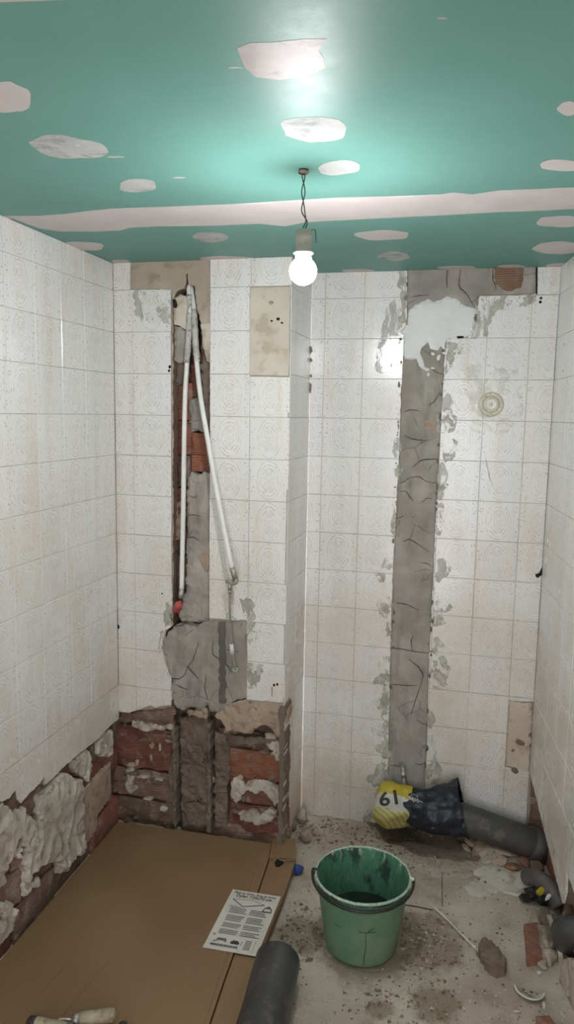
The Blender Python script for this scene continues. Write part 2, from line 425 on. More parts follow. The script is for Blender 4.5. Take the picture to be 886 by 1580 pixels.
SLEEVE = mk('cement_crusted_pipe', (.40, .39, .36), (.56, .54, .50), 25, .8, .6, 60, .004, c3=(.25, .24, .22))
PVC = mk('grey_pvc', (.048, .046, .050), (.068, .065, .067), 10, .38, .15, 30, .002, c3=(.095, .085, .082))
PVCD = mk('dusty_pvc', (.05, .048, .046), (.08, .076, .07), 6, .55, .3, 40, .003, c3=(.13, .115, .10))
PVCM = mk('mid_grey_pvc', (.15, .145, .15), (.19, .185, .19), 8, .45, .15, 30, .002)
NAVY = mk('navy_bag', (.010, .014, .024), (.018, .024, .036), 9, .38, .55, 16, .012, spec=.5)
YEL = NT('yellow_bag'); _p = YEL.obj()
_w = YEL.n('ShaderNodeTexWave'); YEL.inp(_w.inputs['Vector'], YEL.pos()); _w.inputs['Scale'].default_value = 26; _w.bands_direction = 'DIAGONAL'; _w.inputs['Distortion'].default_value = 3
YSTR = NT('striped_bag'); _w = YSTR.n('ShaderNodeTexWave'); YSTR.inp(_w.inputs['Vector'], YSTR.pos()); _w.inputs['Scale'].default_value = 22; _w.bands_direction = 'DIAGONAL'; _w.inputs['Distortion'].default_value = 2.5
YSTR.bump(YSTR.noise(YSTR.pos(), 35, 4), .4, .006)
YSTR = YSTR.set(Base_Color=YSTR.mix(YSTR.ramp(_w.outputs['Fac'], .3, .75), (.44, .36, .07), (.52, .49, .28)), Roughness=.4)
YEL.bump(YEL.noise(YEL.pos(), 35, 4), .4, .006); YEL = YEL.set(Base_Color=(.46, .36, .03), Roughness=.4)
WBAG = mk('white_bag', (.47, .45, .42), (.55, .53, .49), 20, .4, .4, 35, .005)
BUCK = mat_bucket(); BUCKI = mat_bucket(True)
BLACK = mk('black_plastic', (.008, .008, .008), (.018, .017, .016), 40, .45, .3, 60, c3=(.04, .038, .036))
WATER = mk('dark_slurry', (.012, .02, .016), (.03, .042, .034), 8, .06, .1, 14, .002)
CHROME = mk('dull_metal', (.38, .37, .34), (.50, .49, .46), 60, .4, .2, 80, metal=.7)
BRASS = mk('grey_fitting', (.30, .29, .26), (.42, .40, .36), 60, .45, .3, 80, metal=.5)
RED = mk('red_plastic', (.42, .06, .06), (.50, .10, .09), 40, .4, .1, 50)
BLUE = mk('blue_plastic', (.02, .05, .20), (.03, .07, .26), 40, .45, .3, 50)
WHITEP = mk('white_plastic', (.66, .66, .62), (.72, .72, .68), 20, .4, .1, 40)
SOCK = mk('grey_socket', (.30, .27, .235), (.38, .345, .30), 20, .5, .1, 40)
CORD = mk('dark_cord', (.02, .022, .024), (.035, .036, .038), 20, .5, 0)
HOLE = mk('dark_hole', (.008, .007, .006), (.014, .012, .01), 20, .95, 0)
RUB = mk('rubble_stone', (.23, .175, .135), (.34, .28, .23), 22, .92, .6, 50, .004, c3=(.20, .12, .09), vary=.15)
RUBP = mk('rubble_pale', (.42, .36, .29), (.52, .46, .39), 22, .92, .6, 50, .004, c3=(.33, .24, .18), vary=.15)
RUBR = mk('rubble_red', (.22, .095, .06), (.29, .13, .085), 22, .92, .6, 50, .004, c3=(.28, .19, .15))
MUD = mk('mud_brown', (.15, .105, .08), (.21, .15, .115), 22, .9, .6, 50, .004)
WOODW = mk('weathered_wood', (.30, .24, .185), (.42, .35, .28), 6, .85, .6, 30, .003, c3=(.17, .13, .10), stretch=(1, .15, 1))
GLOVE = mk('grip_rubber', (.30, .26, .17), (.40, .35, .25), 18, .75, .5, 60, .003)
GLOVED = mk('dark_rubber', (.03, .022, .02), (.06, .045, .04), 18, .6, .3, 60)
CRACK = mk('crack_dark', (.03, .026, .022), (.05, .043, .036), 20, 1, 0)

# ---------------------------------------------------------------- wall frames (tile units, z above floor)
XA0, XCA, XCB, XL, XR = -.60444, 3.38575, 3.43134, -1.10863, 9.43265
AY = lambda x: -2.03912 - .0261*(x-3.38575)
AL = Vector((XL, AY(XL), 0)); ACn = Vector((XCA, AY(XCA), 0)); BCn = Vector((XCB, 0, 0)); RCn = Vector((XR, 0, 0))
class Wall:
    def __init__(s, name, org, sdir):
        s.name = name; s.o = Vector(org); s.s = Vector(sdir).normalized(); s.n = Vector((0, 0, 1)).cross(s.s)  # into the wall
        s.M = Matrix(((s.s.x, s.n.x, 0, s.o.x*U), (s.s.y, s.n.y, 0, s.o.y*U), (0, 0, 1, 0), (0, 0, 0, 1)))
        s.obj = None
    def px(s, x, y, d=0):     # pixel -> (s, z)
        o = s.o+s.n*d; r = ray(x, y); t = (o-CP).dot(s.n)/r.dot(s.n); q = CP+r*t
        return ((q-s.o).dot(s.s), q.z)
    def P(s, pts, d=0): return [s.px(x, y, d) for x, y in pts]
    def W(s, a, z, d=0): return s.o+s.s*a+s.n*d+Vector((0, 0, z))
WA = Wall('wall_back_left', AL, ACn-AL); LA = (ACn-AL).length
WR = Wall('wall_return', ACn, BCn-ACn); LR = (BCn-ACn).length
WB = Wall('wall_back_right', BCn, RCn-BCn); LB = (RCn-BCn).length
WL = Wall('wall_left', AL, (.0062, 1, 0))
WD = Wall('wall_right', RCn, (.0878, -1, 0))
tile_cache = {}
def tile_mesh(wd, ht):
    key = (round(wd, 3), round(ht, 3))
    if key not in tile_cache:
        bm = bmesh.new()
        g = .004; d = .047
        for a, b, z in ((0, 0, 0),): pass
        vs = [bm.verts.new(v) for v in ((g*U, d*U, g*U), ((wd-g)*U, d*U, g*U), ((wd-g)*U, d*U, (ht-g)*U), (g*U, d*U, (ht-g)*U))]
        e = .010
        w2 = [bm.verts.new(v) for v in ((g*U, e*U, g*U), ((wd-g)*U, e*U, g*U), ((wd-g)*U, e*U, (ht-g)*U), (g*U, e*U, (ht-g)*U))]
        w3 = [bm.verts.new(v) for v in (((g+e)*U, 0, (g+e)*U), ((wd-g-e)*U, 0, (g+e)*U), ((wd-g-e)*U, 0, (ht-g-e)*U), ((g+e)*U, 0, (ht-g-e)*U))]
        for A_, B_ in ((vs, w2), (w2, w3)):
            for i in range(4): bm.faces.new((A_[i], A_[(i+1) % 4], B_[(i+1) % 4], B_[i]))
        bm.faces.new(w3); bmesh.ops.recalc_face_normals(bm, faces=bm.faces)
        if sum(f.normal.y for f in bm.faces) > 0:
            for f in bm.faces: f.normal_flip()
        uvl = bm.loops.layers.uv.new('UVMap')
        for f in bm.faces:
            for l in f.loops: l[uvl].uv = (l.vert.co.x/U, l.vert.co.z/U)
        me = bpy.data.meshes.new('tile'); bm.to_mesh(me); bm.free(); me.materials.append(TILE); tile_cache[key] = me
    return tile_cache[key]
def bbox(p): return min(q[0] for q in p), max(q[0] for q in p), min(q[1] for q in p), max(q[1] for q in p)
def seg_hit(poly, s0, s1, z0, z1):
    b = bbox(poly)
    if b[1] < s0 or b[0] > s1 or b[3] < z0 or b[2] > z1: return 0
    if all(pip(c, poly) for c in ((s0, z0), (s1, z0), (s1, z1), (s0, z1), ((s0+s1)/2, (z0+z1)/2))): return 2 if not any(s0 < q[0] < s1 and z0 < q[1] < z1 for q in poly) else 1
    if any(s0 < q[0] < s1 and z0 < q[1] < z1 for q in poly): return 1
    if any(pip((s0+(s1-s0)*i/6, z0+(z1-z0)*j/6), poly) for i in range(7) for j in range(7)): return 1
    return 0
def tiles(W, cols, rows, holes, rnd=1):
    R = random.Random(rnd)
    for i in range(len(cols)-1):
        for j in range(len(rows)-1):
            s0, s1, z0, z1 = cols[i][0], cols[i][1], rows[j][0], rows[j][1]
        pass
    for (s0, s1, u0_) in cols:
        for (z0, z1, v0_) in rows:
            st = [seg_hit(h, s0, s1, z0, z1) for h in holes]
            if 2 in st: continue
            if 1 in st:
                g = .004; g2 = .008
                rect = [(s0+g, z0+g2), (s1-g, z0+g2), (s1-g, z1-g2), (s0+g, z1-g2)]
                hs = [h for h, k in zip(holes, st) if k == 1]
                r = slab_data(rect, hs, 0, .047, smapw, one=True)
                if r is None: continue
                vs, fs, _ = r
                ss = [v[0] for v in vs]; zz = [v[2] for v in vs]
                if (max(ss)-min(ss))*(max(zz)-min(zz)) < .01: continue
                me = bpy.data.meshes.new('tile')
                me.from_pydata([((v[0]-s0)*U, v[1]*U, (v[2]-z0)*U) for v in vs], [], fs)
                uvl = me.uv_layers.new(name='UVMap')
                for l in me.loops:
                    c = me.vertices[l.vertex_index].co; uvl.data[l.index].uv = (c.x/U+u0_, c.z/U+v0_)
                me.materials.append(TILE)
            else:
                full = (s1-s0 > .97 and z1-z0 > .97)
                me = tile_mesh(s1-s0, z1-z0)
                if u0_ or v0_:
                    key = ('o', round(s1-s0, 3), round(z1-z0, 3), round(u0_, 3), round(v0_, 3))
                    if key not in tile_cache:
                        me = me.copy()
                        for l in me.uv_layers[0].data: l.uv = (l.uv[0]+u0_, l.uv[1]+v0_)
                        tile_cache[key] = me
                    me = tile_cache[key]
            o = link('tile', me, W.obj)
            a = R.uniform(-.0035, .0035); b = R.uniform(-.0035, .0035)
            o.matrix_local = Matrix.Translation((s0*U, R.uniform(-.0004, .0004), z0*U)) @ Matrix.Rotation(a, 4, 'X') @ Matrix.Rotation(b, 4, 'Z')
Z0 = -ZF                       # height of course line 0
def rows_all():
    out = [(Z0, H, 0.)]
    for k in range(13): out.append((Z0-k-1, Z0-k, 0.))
    zb = Z0-13
    out.append((0.0, zb, 1-zb)) if zb > .03 else None
    return out
ROWS = rows_all()
def wallbody(W, s0, s1, deep, d1=.6, mat=BASE, back=None):
    poly = [(s0, -.4), (s1, -.4), (s1, H+.05), (s0, H+.05)]
    vs, fs, _ = slab_data(poly, deep, .05, d1, smapw, grid=.45)
    me = bpy.data.meshes.new(W.name); me.from_pydata([tuple(Vector(v)*U) for v in vs], [], fs); me.materials.append(mat); me.materials.append(MUD)
    me.polygons.foreach_set('material_index', [0 if len(f) == 3 else 1 for f in fs])
    o = bpy.data.objects.new(W.name, me); C.objects.link(o); o.matrix_world = W.M; o['kind'] = 'structure'; W.obj = o
    if back:
        b0, b1, bz0, bz1 = back
        vs = [(b0, d1-.02, bz0), (b1, d1-.02, bz0), (b1, d1-.02, bz1), (b0, d1-.02, bz1), (b0, d1+.2, bz0), (b1, d1+.2, bz0), (b1, d1+.2, bz1), (b0, d1+.2, bz1)]
        mesh('masonry_back', vs, [(0, 1, 2, 3), (7, 6, 5, 4), (0, 4, 5, 1), (1, 5, 6, 2), (2, 6, 7, 3), (3, 7, 4, 0)], BACK, o)
    return o
def grout(W, s0, s1, holes, z0=0):
    slab('grout', [(s0, z0), (s1, z0), (s1, H), (s0, H)], .013, .045, GROUT, W.obj, holes=holes, grid=.9)
def brick(W, s0, s1, z0, z1, d0, d1, mat, seed, amp=.05, name='brick', grid=.16):
    poly = jag([(s0, z0), (s1, z0), (s1, z1), (s0, z1)], .22, .025, seed)
    return slab(name, poly, d0, d1, mat, W.obj, grid=grid, amp=amp, fr=1.8, seed=seed, edge_in=.04)
def crack(W, pts, wd=.012, d=0.0, mat=CRACK, name='crack'):
    P = W.P(pts, d); P = [Vector((a, b)) for a, b in P]
    Q = []
    r = random.Random(int(pts[0][0]*7+pts[0][1]))
    for i in range(len(P)-1):
        for k in range(4):
            Q.append(P[i].lerp(P[i+1], k/4)+Vector((r.uniform(-.012, .012), r.uniform(-.012, .012))))
    Q.append(P[-1]); vs = []; fs = []
    for i, q in enumerate(Q):
        t = (Q[min(i+1, len(Q)-1)]-Q[max(i-1, 0)]).normalized(); n = Vector((-t.y, t.x)); ww = wd*.62*(.35+.65*math.sin(math.pi*(i+.4)/(len(Q)-.2)))*r.uniform(.7, 1.3)
        for sgn in (-1, 1):
            v = q+n*ww*sgn; vs.append((v.x, d-.004, v.y)); 
        v = q; vs.append((v.x, d+.02, v.y))
    for i in range(len(Q)-1):
        a = 3*i; b = 3*(i+1)
        fs += [(a, b, b+1, a+1), (a, a+2, b+2, b), (a+2, a+1, b+1, b+2)]
    return mesh(name, vs, fs, mat, W.obj)

# ================================================================ FLOOR
def floor_z(x, y):            # tiles
    n = .035*noise.noise(Vector((x*.7, y*.7, 1)))+.018*noise.noise(Vector((x*2.3, y*2.3, 5)))
    edge = max(0, 1-abs(y+.1)/.8)*.10 if x > 3.3 else 0
    return n+edge*(.5+noise.noise(Vector((x*3, y*3, 8))))-.03
def build_floor():
    vs = []; fs = []
    xs = list(np.arange(-2.2, 11.6, .14)); ys = list(np.arange(-9.4, .8, .14)); 
    ys = list(np.arange(-25.5, -9.4, .8))+ys
    for y in ys:
        for x in xs: vs.append((x, y, floor_z(x, y)))
    n = len(xs)
    for j in range(len(ys)-1):
        for i in range(n-1): fs.append((j*n+i, j*n+i+1, (j+1)*n+i+1, (j+1)*n+i))
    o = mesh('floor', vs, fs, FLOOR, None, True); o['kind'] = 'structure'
    return o
FL = build_floor()
def fz(p): return floor_z(p.x, p.y)
def onfloor(px, py, dz=0.0):
    z = 0.0
    for _ in range(3):
        q = at_z(px, py, z); z = fz(q)
    q.z = z+dz; return q
def floor_slab(name, pxs, th, mat, jagst=.12, amp=.04, seed=0, grid=.12, bump=.02):
    P = [at_z(x, y, 0) for x, y in pxs]; poly = jag([(p.x, p.y) for p in P], jagst, amp, seed)
    def mp(a, b, d): return (a, b, floor_z(a, b)-d)
    return slab(name, poly, -th, .03, mat, FL, mp=mp, grid=grid, amp=bump, fr=3, seed=seed, edge_in=th*.8)
tag(floor_slab('plaster_spill', [(718, 1362), (740, 1350), (722, 1342), (745, 1334), (790, 1338), (828, 1350), (822, 1368), (800, 1372), (808, 1385), (795, 1382), (770, 1374), (742, 1382), (724, 1378)], .02, mk('pale_spill', (.56, .52, .45), (.68, .64, .57), 7, .8, .4, 40, .003, c3=(.45, .39, .32)), .1, .05, 3), 'thin pale plaster spill dried on the floor')
tag(floor_slab('mortar_screed', [(560, 1262), (640, 1262), (700, 1275), (752, 1292), (752, 1330), (650, 1322), (600, 1300)], .04, CEMB, .2, .05, 5), 'brown mortar bed under the capped pipe')
tag(floor_slab('mortar_screed', [(600, 1300), (720, 1322), (745, 1336), (722, 1352), (668, 1350), (640, 1330)], .018, RUBP, .25, .03, 6), 'pale smooth screed patch')
def floor_line(pxs, wd=.02):
    P = [onfloor(x, y, .012) for x, y in pxs]; P = smooth_path(P, 5)
    vs = []; fs = []
    for i, p in enumerate(P):
        t = (P[min(i+1, len(P)-1)]-P[max(0, i-1)]).normalized(); n = Vector((-t.y, t.x, 0))*wd
        vs += [p+n, p-n]
    for i in range(len(P)-1): fs.append((2*i, 2*i+1, 2*i+3, 2*i+2))
    return mesh('crack', vs, fs, CRACK, FL)
floor_line([(618, 1396), (640, 1399), (668, 1405)], .018)
floor_line([(683, 1345), (682, 1370), (683, 1400)], .008)

# ================================================================ CEILING
ce = mesh('ceiling', [(-2.5, -25.5, H), (11.6, -25.5, H), (11.6, 1.2, H), (-2.5, 1.2, H), (-2.5, -25.5, H+.1), (11.6, -25.5, H+.1), (11.6, 1.2, H+.1), (-2.5, 1.2, H+.1)],
          [(3, 2, 1, 0), (4, 5, 6, 7), (0, 1, 5, 4), (1, 2, 6, 5), (2, 3, 7, 6), (3, 0, 4, 7)], CEIL); ce['kind'] = 'structure'
def ceil_patch(name, pxs, mat, th=.01, jst=.3, amp=.05, seed=0, label=None):
    P = [at_z(x, y, H) for x, y in pxs]; poly = [(p.x, p.y) for p in P]
    poly = jag(poly, jst, amp, seed)
    o = slab(name, poly, -th, .0, mat, ce, mp=lambda a, b, d: (a, b, H+d), grid=.5, amp=.004, fr=1, seed=seed, edge_in=th*.7)
    if label: o['label'] = label
    return o
def blob(cx, cy, rx, ry, ang, seed, n=22, k=.16):
    r = random.Random(seed); out = []
    for i in range(n):
        a = 2*math.pi*i/n; q = 1+k*noise.noise(Vector((math.cos(a)*1.5, math.sin(a)*1.5, seed*2.3)))*1.6
        x = rx*q*math.cos(a); y = ry*q*math.sin(a)
        x, y = x*math.cos(ang)-y*math.sin(ang), x*math.sin(ang)+y*math.cos(ang); out.append((cx+x, cy+y))
    return out
ceil_patch('joint_strip', [(-200, 322), (0, 333), (60, 333), (100, 330), (170, 322), (255, 319), (360, 315), (440, 310), (520, 305), (600, 303), (680, 300), (700, 297), (730, 300), (770, 294), (886, 289), (1100, 279), (1130, 312), (886, 322),
            (770, 327), (700, 331), (640, 334), (560, 338), (500, 341), (470, 343), (440, 349), (400, 345), (330, 348), (245, 349), (200, 351), (188, 355), (150, 357), (92, 357), (60, 352), (20, 337), (-80, 345), (-300, 352)], COMP, .012, .5, .03, 1)
for i, (cx, cy, rx, ry, an, m) in enumerate([(10, 152, 38, 25, 0, COMP), (103, 226, 57, 18, .12, COMPT), (211, 287, 29, 10.5, .03, COMPT), (486, 200, 52, 20, .05, COMPT),
        (524, 259, 32, 12, -.05, COMPT), (324, 366, 28, 7.5, .05, COMPT), (590, 363, 44, 7.5, 0, COMP), (607, 395, 26, 6.5, .02, COMPT), (877, 167, 16, 11, 0, COMP), (870, 255, 36, 8.5, 0, COMP),
        (864, 342, 36, 9.5, 0, COMP), (862, 383, 38, 10, 0, COMP), (128, 380, 33, 6.5, .05, COMP), (350, 399, 42, 4, 0, COMP), (552, 418, 24, 3, 0, COMP), (706, 413, 30, 3, 0, COMP), (790, 411, 20, 2.6, 0, COMP),
        (866, 410, 22, 4, 0, COMP), (186, 403, 14, 2.5, 0, COMP)]):
    ceil_patch('compound_patch', blob(cx, cy, rx, ry, an, i+3), m, .009, .4, .02, i)
ceil_patch('compound_patch', [(366, 74), (385, 66), (420, 65), (470, 60), (504, 60), (492, 78), (500, 90), (502, 105), (470, 118), (430, 123), (395, 119), (378, 104), (372, 90)], PINKC, .008, .3, .06, 55, 'pinkish smeared compound patch nearest the camera')
ceil_patch('compound_patch', [(-60, -6), (0, 3), (60, 1), (112, -1), (60, -25), (-60, -25)], COMP, .01, .4, .03, 56)
for i, (x, y, l) in enumerate([(178, 242, 14), (276, 274, 10), (364, 104, 12), (683, 28, 8)]):
    ceil_patch('scuff', blob(x, y, l, 1.4, 0, 90+i), COMPT, .004, .3, .02, 90+i)
for i, (x, y) in enumerate([(120, 224), (212, 287), (540, 258), (326, 366), (488, 204), (596, 362), (612, 395)]):
    ceil_patch('screw_dimple', blob(x, y, 5, 1.6, 0, 200+i, 10), COMP, .014, 1, 0, 0)

# ================================================================ WALL A (back left, with the pipe chase)
HA = WA.P([(201, 380), (324, 380), (324.2, 560), (324, 700), (323, 850), (323, 955), (330, 958), (345, 955), (360, 959), (372, 956), (381, 957), (382, 1020), (381, 1080), (400, 1081), (440, 1084), (480, 1087), (480, 1400), (120, 1400), (150, 1180), (182, 1096),
           (190, 1099), (200, 1100), (212, 1096), (222, 1092), (232, 1088), (240, 1092), (250, 1089), (264, 1088), (264, 1045), (259, 1035), (254, 1020), (250, 1000), (252, 985), (254, 972), (263, 968), (262, 945), (266, 935), (265, 900), (264.5, 740), (264, 585), (264, 447), (201, 447)])
def rj(poly, a=.018, seed=1): # slight jag where edges were broken (low part of wall)
    r = random.Random(seed); out = []
    n = len(poly)
    for i in range(n):
        p = Vector(poly[i]); q = Vector(poly[(i+1) % n]); L = (q-p).length; k = max(1, int(L/.08)); nn = Vector((-(q-p).y, (q-p).x)).normalized()
        for j in range(k): v = p.lerp(q, j/k)+nn*r.uniform(-a, a)*(1 if j else 0); out.append((v.x, v.y))
    return out
HA = rj(HA, .012)
HP = WA.P([(385.6, 442.5), (480, 440), (480, 583), (385, 581)])
def Arect(x0, x1, y0, y1): return WA.P([(x0, y1), (x1, y1), (x1, y0), (x0, y0)])
deepA = rj(WA.P([(265.5, 500), (267, 462), (272, 449), (283, 445), (286, 436), (286, 424), (289, 420), (290, 438), (299, 441), (304, 480), (309, 497), (311, 530), (317, 556), (323, 560), (323.5, 700), (322.5, 950), (322, 960), (378, 962), (379, 1084), (440, 1090), (448, 1100), (450, 1400), (150, 1400), (176, 1118),
           (184, 1100), (264, 1092), (266, 1060), (256, 1020), (252, 1000), (256, 974), (266, 965), (266, 900), (266, 700), (266, 585)]), .02, 5)
wallbody(WA, -.7, LA-.055, [deepA], .55, back=(-.9, LA-.02, -.3, Z0+.6))
colsA = [(0, XA0-XL, 1-(XA0-XL))]
for k in range(4):
    a = XA0-XL+1.0047*k; b = min(a+1.0047, LA); colsA.append((a, b, 0.))
tiles(WA, colsA, ROWS, [HA, HP], 11)
grout(WA, 0, LA-.01, [HA, HP], 0.5)
slab('adhesive_bed', WA.P([(386, 443), (447, 442), (449, 580), (385, 578.5)]), .022, .05, PATCHP, WA.obj, grid=.1, amp=.008, seed=3)
for (x, y, r) in [(429, 492, .045), (419, 495, .03), (435, 498, .03), (418, 467, .06)]:
    s_, z_ = WA.px(x, y); pl = [(s_+r*math.cos(a*math.pi/5), z_+r*.8*math.sin(a*math.pi/5)) for a in range(10)]
    slab('drill_hole' if r < .05 else 'stain', pl, .016, .03, HOLE if r < .05 else TPL, WA.obj)
# upper chase fillings
slab('plaster_lump', rj(WA.P([(265, 470), (267, 458), (276, 453), (284, 456), (287, 470), (287, 500), (284, 508), (275, 502), (266, 500)]), .03, 6), .07, .5, PATCHP, WA.obj, grid=.09, amp=.05, seed=1, edge_in=.03)
slab('dark_gap', rj(WA.P([(266, 461), (270, 462), (272, 470), (270, 475), (267, 474)]), .02, 6), .02, .2, HOLE, WA.obj)
slab('cement_fill', rj(WA.P([(265, 501), (276, 503), (284, 509), (286, 530), (282, 545), (281, 556), (272, 560), (265, 556)]), .03, 7), .12, .5, CEM, WA.obj, grid=.09, amp=.04, seed=2, edge_in=.04)
slab('rough_mortar', rj(WA.P([(266, 556), (281, 556), (283, 580), (278, 590), (266, 596)]), .03, 8), .2, .5, CEMB, WA.obj, grid=.08, amp=.08, seed=4, edge_in=.05)
slab('rough_mortar', rj(WA.P([(306, 530), (311, 520), (315, 545), (322, 562), (323, 640), (322, 735), (316, 715), (312, 660), (306, 600)]), .04, 9), .14, .5, CEMB, WA.obj, grid=.08, amp=.1, seed=5, edge_in=.06)
slab('rough_mortar', rj(WA.P([(286, 616), (300, 612), (310, 622), (312, 668), (300, 664), (288, 668)]), .03, 10), .22, .5, CEM, WA.obj, grid=.07, amp=.08, seed=6, edge_in=.06)
slab('plaster_edge', rj(WA.P([(308, 500), (312, 520), (316, 540), (322, 558), (324, 556), (324, 500)]), .02, 11), .045, .2, PATCHP, WA.obj, grid=.08, amp=.01, seed=6)
n = 0
for (x0, x1, y0, y1, m, d) in [(266, 288, 590, 648, BRICK, .30), (266, 288, 650, 702, BRICK, .32), (284, 316, 560, 614, BRICKO, .38), (289, 322, 668, 702, BRICKO, .26), (289, 322, 703, 728, BRICKO, .24), (266, 286, 704, 752, BRICKD, .30), (266, 285, 755, 800, BRICK, .26), (266, 285, 803, 858, BRICKD, .34), (266, 285, 861, 912, BRICKD, .3),
        (289, 320, 540, 558, BRICK, .4)]:
    n += 1; P_ = Arect(x0, x1, y0, y1); brick(WA, P_[0][0], P_[1][0], P_[0][1], P_[3][1], d, .55, m, 40+n, .08)
slab('rough_mortar', rj(WA.P([(266, 778), (279, 774), (281, 800), (276, 830), (266, 836)]), .03, 14), .2, .5, TPL, WA.obj, grid=.08, amp=.08, seed=7, edge_in=.05)
slab('cement_fill', rj(WA.P([(286, 738), (292, 728), (302, 733), (312, 728), (322, 733), (322.5, 850), (322.5, 962), (278, 962), (272, 950), (284, 915), (285, 860), (286, 800)]), .025, 15), .12, .5, CEM, WA.obj, grid=.09, amp=.045, seed=8, edge_in=.03)
slab('broken_edge', rj(WA.P([(314, 850), (322, 838), (323, 870), (318, 884), (310, 870), (304, 862)]), .03, 16), .08, .3, TPL, WA.obj, grid=.07, amp=.04, seed=9)
slab('cement_patch', rj(WA.P([(266, 968), (285, 962), (300, 966), (323, 957), (350, 959), (380, 959), (381, 1020), (380, 1078), (366, 1080), (350, 1092), (336, 1102), (322, 1098), (318, 1088), (306, 1098), (294, 1092), (280, 1098), (266, 1088), (265, 1050), (259, 1034), (254, 1020), (250.5, 1000), (253, 985)]), .03, 17),
     .035, .5, CEM, WA.obj, grid=.09, amp=.03, fr=1.2, seed=10, edge_in=.03)
for pts in [[(306, 990), (302, 1008), (297, 1020), (290, 1028)], [(290, 1028), (286, 1040), (276, 1048), (264, 1046)], [(328, 990), (329, 1010), (340, 1018)], [(340, 1018), (352, 1028), (358, 1038)], [(262, 952), (272, 966), (290, 962), (306, 966)], [(340, 1002), (352, 1003), (368, 1006)],
            [(290, 1028), (296, 1036), (306, 1048)], [(318, 1040), (316, 1060), (320, 1080)], [(270, 1056), (280, 1060), (290, 1064)]]:
    crack(WA, pts, .014, .02)
for pts in [[(290, 795), (300, 794), (310, 797)], [(289, 830), (298, 828), (306, 834)], [(292, 765), (300, 768), (304, 764)]]: crack(WA, pts, .012, .10)
# vertical darker streak on the patch
slab('dark_streak', rj(WA.P([(337, 960), (347, 960), (348, 1085), (338, 1085)]), .03, 18), .012, .05, mat_cement('cement_dark', (.10, .09, .075), (.16, .145, .125), (.13, .10, .08)), WA.obj, grid=.12, amp=.006, seed=3)
# lower brick zone
for (x0, x1, y0, y1, m, d) in [(168, 262, 1097, 1118, BRICKD, .24), (160, 258, 1124, 1186, BRICK, .30), (160, 252, 1190, 1232, BRICKD, .33), (160, 258, 1236, 1290, BRICKD, .36),
        (272, 319, 1112, 1158, BRICKD, .28), (272, 319, 1161, 1208, BRICKD, .30), (272, 319, 1211, 1262, BRICKD, .34), (330, 438, 1132, 1158, BRICKD, .34),
        (347, 438, 1161, 1205, BRICKO, .28), (347, 438, 1208, 1245, BRICK, .33), (347, 438, 1248, 1290, BRICK, .35), (272, 440, 1266, 1320, BRICKD, .40), (160, 268, 1292, 1340, BRICKD, .40), (326, 344, 1165, 1225, BRICKD, .28), (326, 344, 1228, 1290, BRICKD, .3)]:
    n += 1; P_ = Arect(x0, x1, y0, y1); brick(WA, P_[0][0], P_[1][0], P_[0][1], P_[3][1], d, .56, m, 40+n, .1, grid=.12)
def A_(name, pts, d, mat, seed, amp=.06, d1=.5, g=.055, e=.03, ridge=0):
    return slab(name, rj(WA.P(pts), .035, seed), d, d1, mat, WA.obj, grid=g, amp=amp, fr=2.2, seed=seed, edge_in=e, ridge=ridge)
A_('plaster_remnant', [(182, 1102), (200, 1104), (230, 1094), (264, 1090), (268, 1105), (262, 1118), (240, 1116), (212, 1110), (190, 1114)], .12, BRICKD, 21)
A_('mortar_crumble', [(200, 1116), (222, 1120), (244, 1124), (262, 1122), (262, 1130), (240, 1131), (214, 1130), (198, 1124)], .16, RUBP, 22, .1)
A_('plaster_remnant', [(330, 1106), (343, 1096), (352, 1086), (378, 1080), (381, 1084), (440, 1087), (444, 1105), (436, 1135), (428, 1140), (420, 1130), (408, 1120), (395, 1126), (388, 1134), (372, 1132), (350, 1130), (342, 1118)], .05, TPL, 23, .04, ridge=0)
A_('plaster_remnant', [(286, 1098), (306, 1098), (310, 1090), (318, 1098), (316, 1112), (300, 1108), (290, 1108)], .1, TPL, 24)
A_('mortar_crumble', [(258, 1128), (268, 1132), (270, 1180), (266, 1230), (268, 1275), (258, 1272), (250, 1240), (254, 1200), (259, 1170)], .22, CEMB, 25, .12)
A_('mortar_crumble', [(272, 1112), (300, 1108), (316, 1116), (318, 1160), (312, 1180), (296, 1184), (274, 1180)], .22, CEMB, 26, .12)
A_('mortar_crumble', [(274, 1188), (300, 1186), (318, 1196), (317, 1236), (296, 1244), (274, 1232)], .22, CEMB, 27, .12)
A_('mortar_crumble', [(276, 1250), (300, 1246), (316, 1252), (316, 1282), (276, 1282)], .24, CEMB, 36, .1)
A_('mortar_ridge', [(317, 1120), (322, 1120), (323, 1290), (316, 1290)], .10, CEMB, 28, .05, g=.06)
A_('mortar_ridge', [(264, 1150), (268, 1150), (268, 1280), (265, 1280)], .12, CEMB, 29, .05, g=.06)
A_('mortar_crumble', [(326, 1136), (346, 1140), (350, 1180), (346, 1230), (344, 1285), (326, 1285)], .24, CEMB, 30, .12)
A_('mortar_crumble', [(350, 1140), (384, 1142), (410, 1146), (436, 1144), (430, 1154), (400, 1154), (366, 1156)], .20, CEMB, 31, .1)
A_('white_plaster', [(351, 1214), (356, 1207), (366, 1210), (374, 1219), (378, 1212), (394, 1208), (412, 1212), (425, 1224), (428, 1246), (420, 1252), (412, 1240), (402, 1228), (392, 1232), (384, 1229), (374, 1226), (364, 1244), (352, 1238)], .22, WPL, 32, .05)
A_('white_plaster', [(362, 1262), (384, 1258), (396, 1266), (412, 1256), (422, 1262), (414, 1276), (396, 1282), (380, 1276), (366, 1272)], .24, WPL, 33, .05)
A_('white_plaster', [(186, 1194), (199, 1192), (199, 1226), (196, 1232), (188, 1228)], .25, WPL, 34, .05)
A_('white_plaster', [(404, 1138), (422, 1140), (432, 1160), (430, 1180), (422, 1182), (416, 1164), (406, 1156)], .24, RUBP, 35, .06)
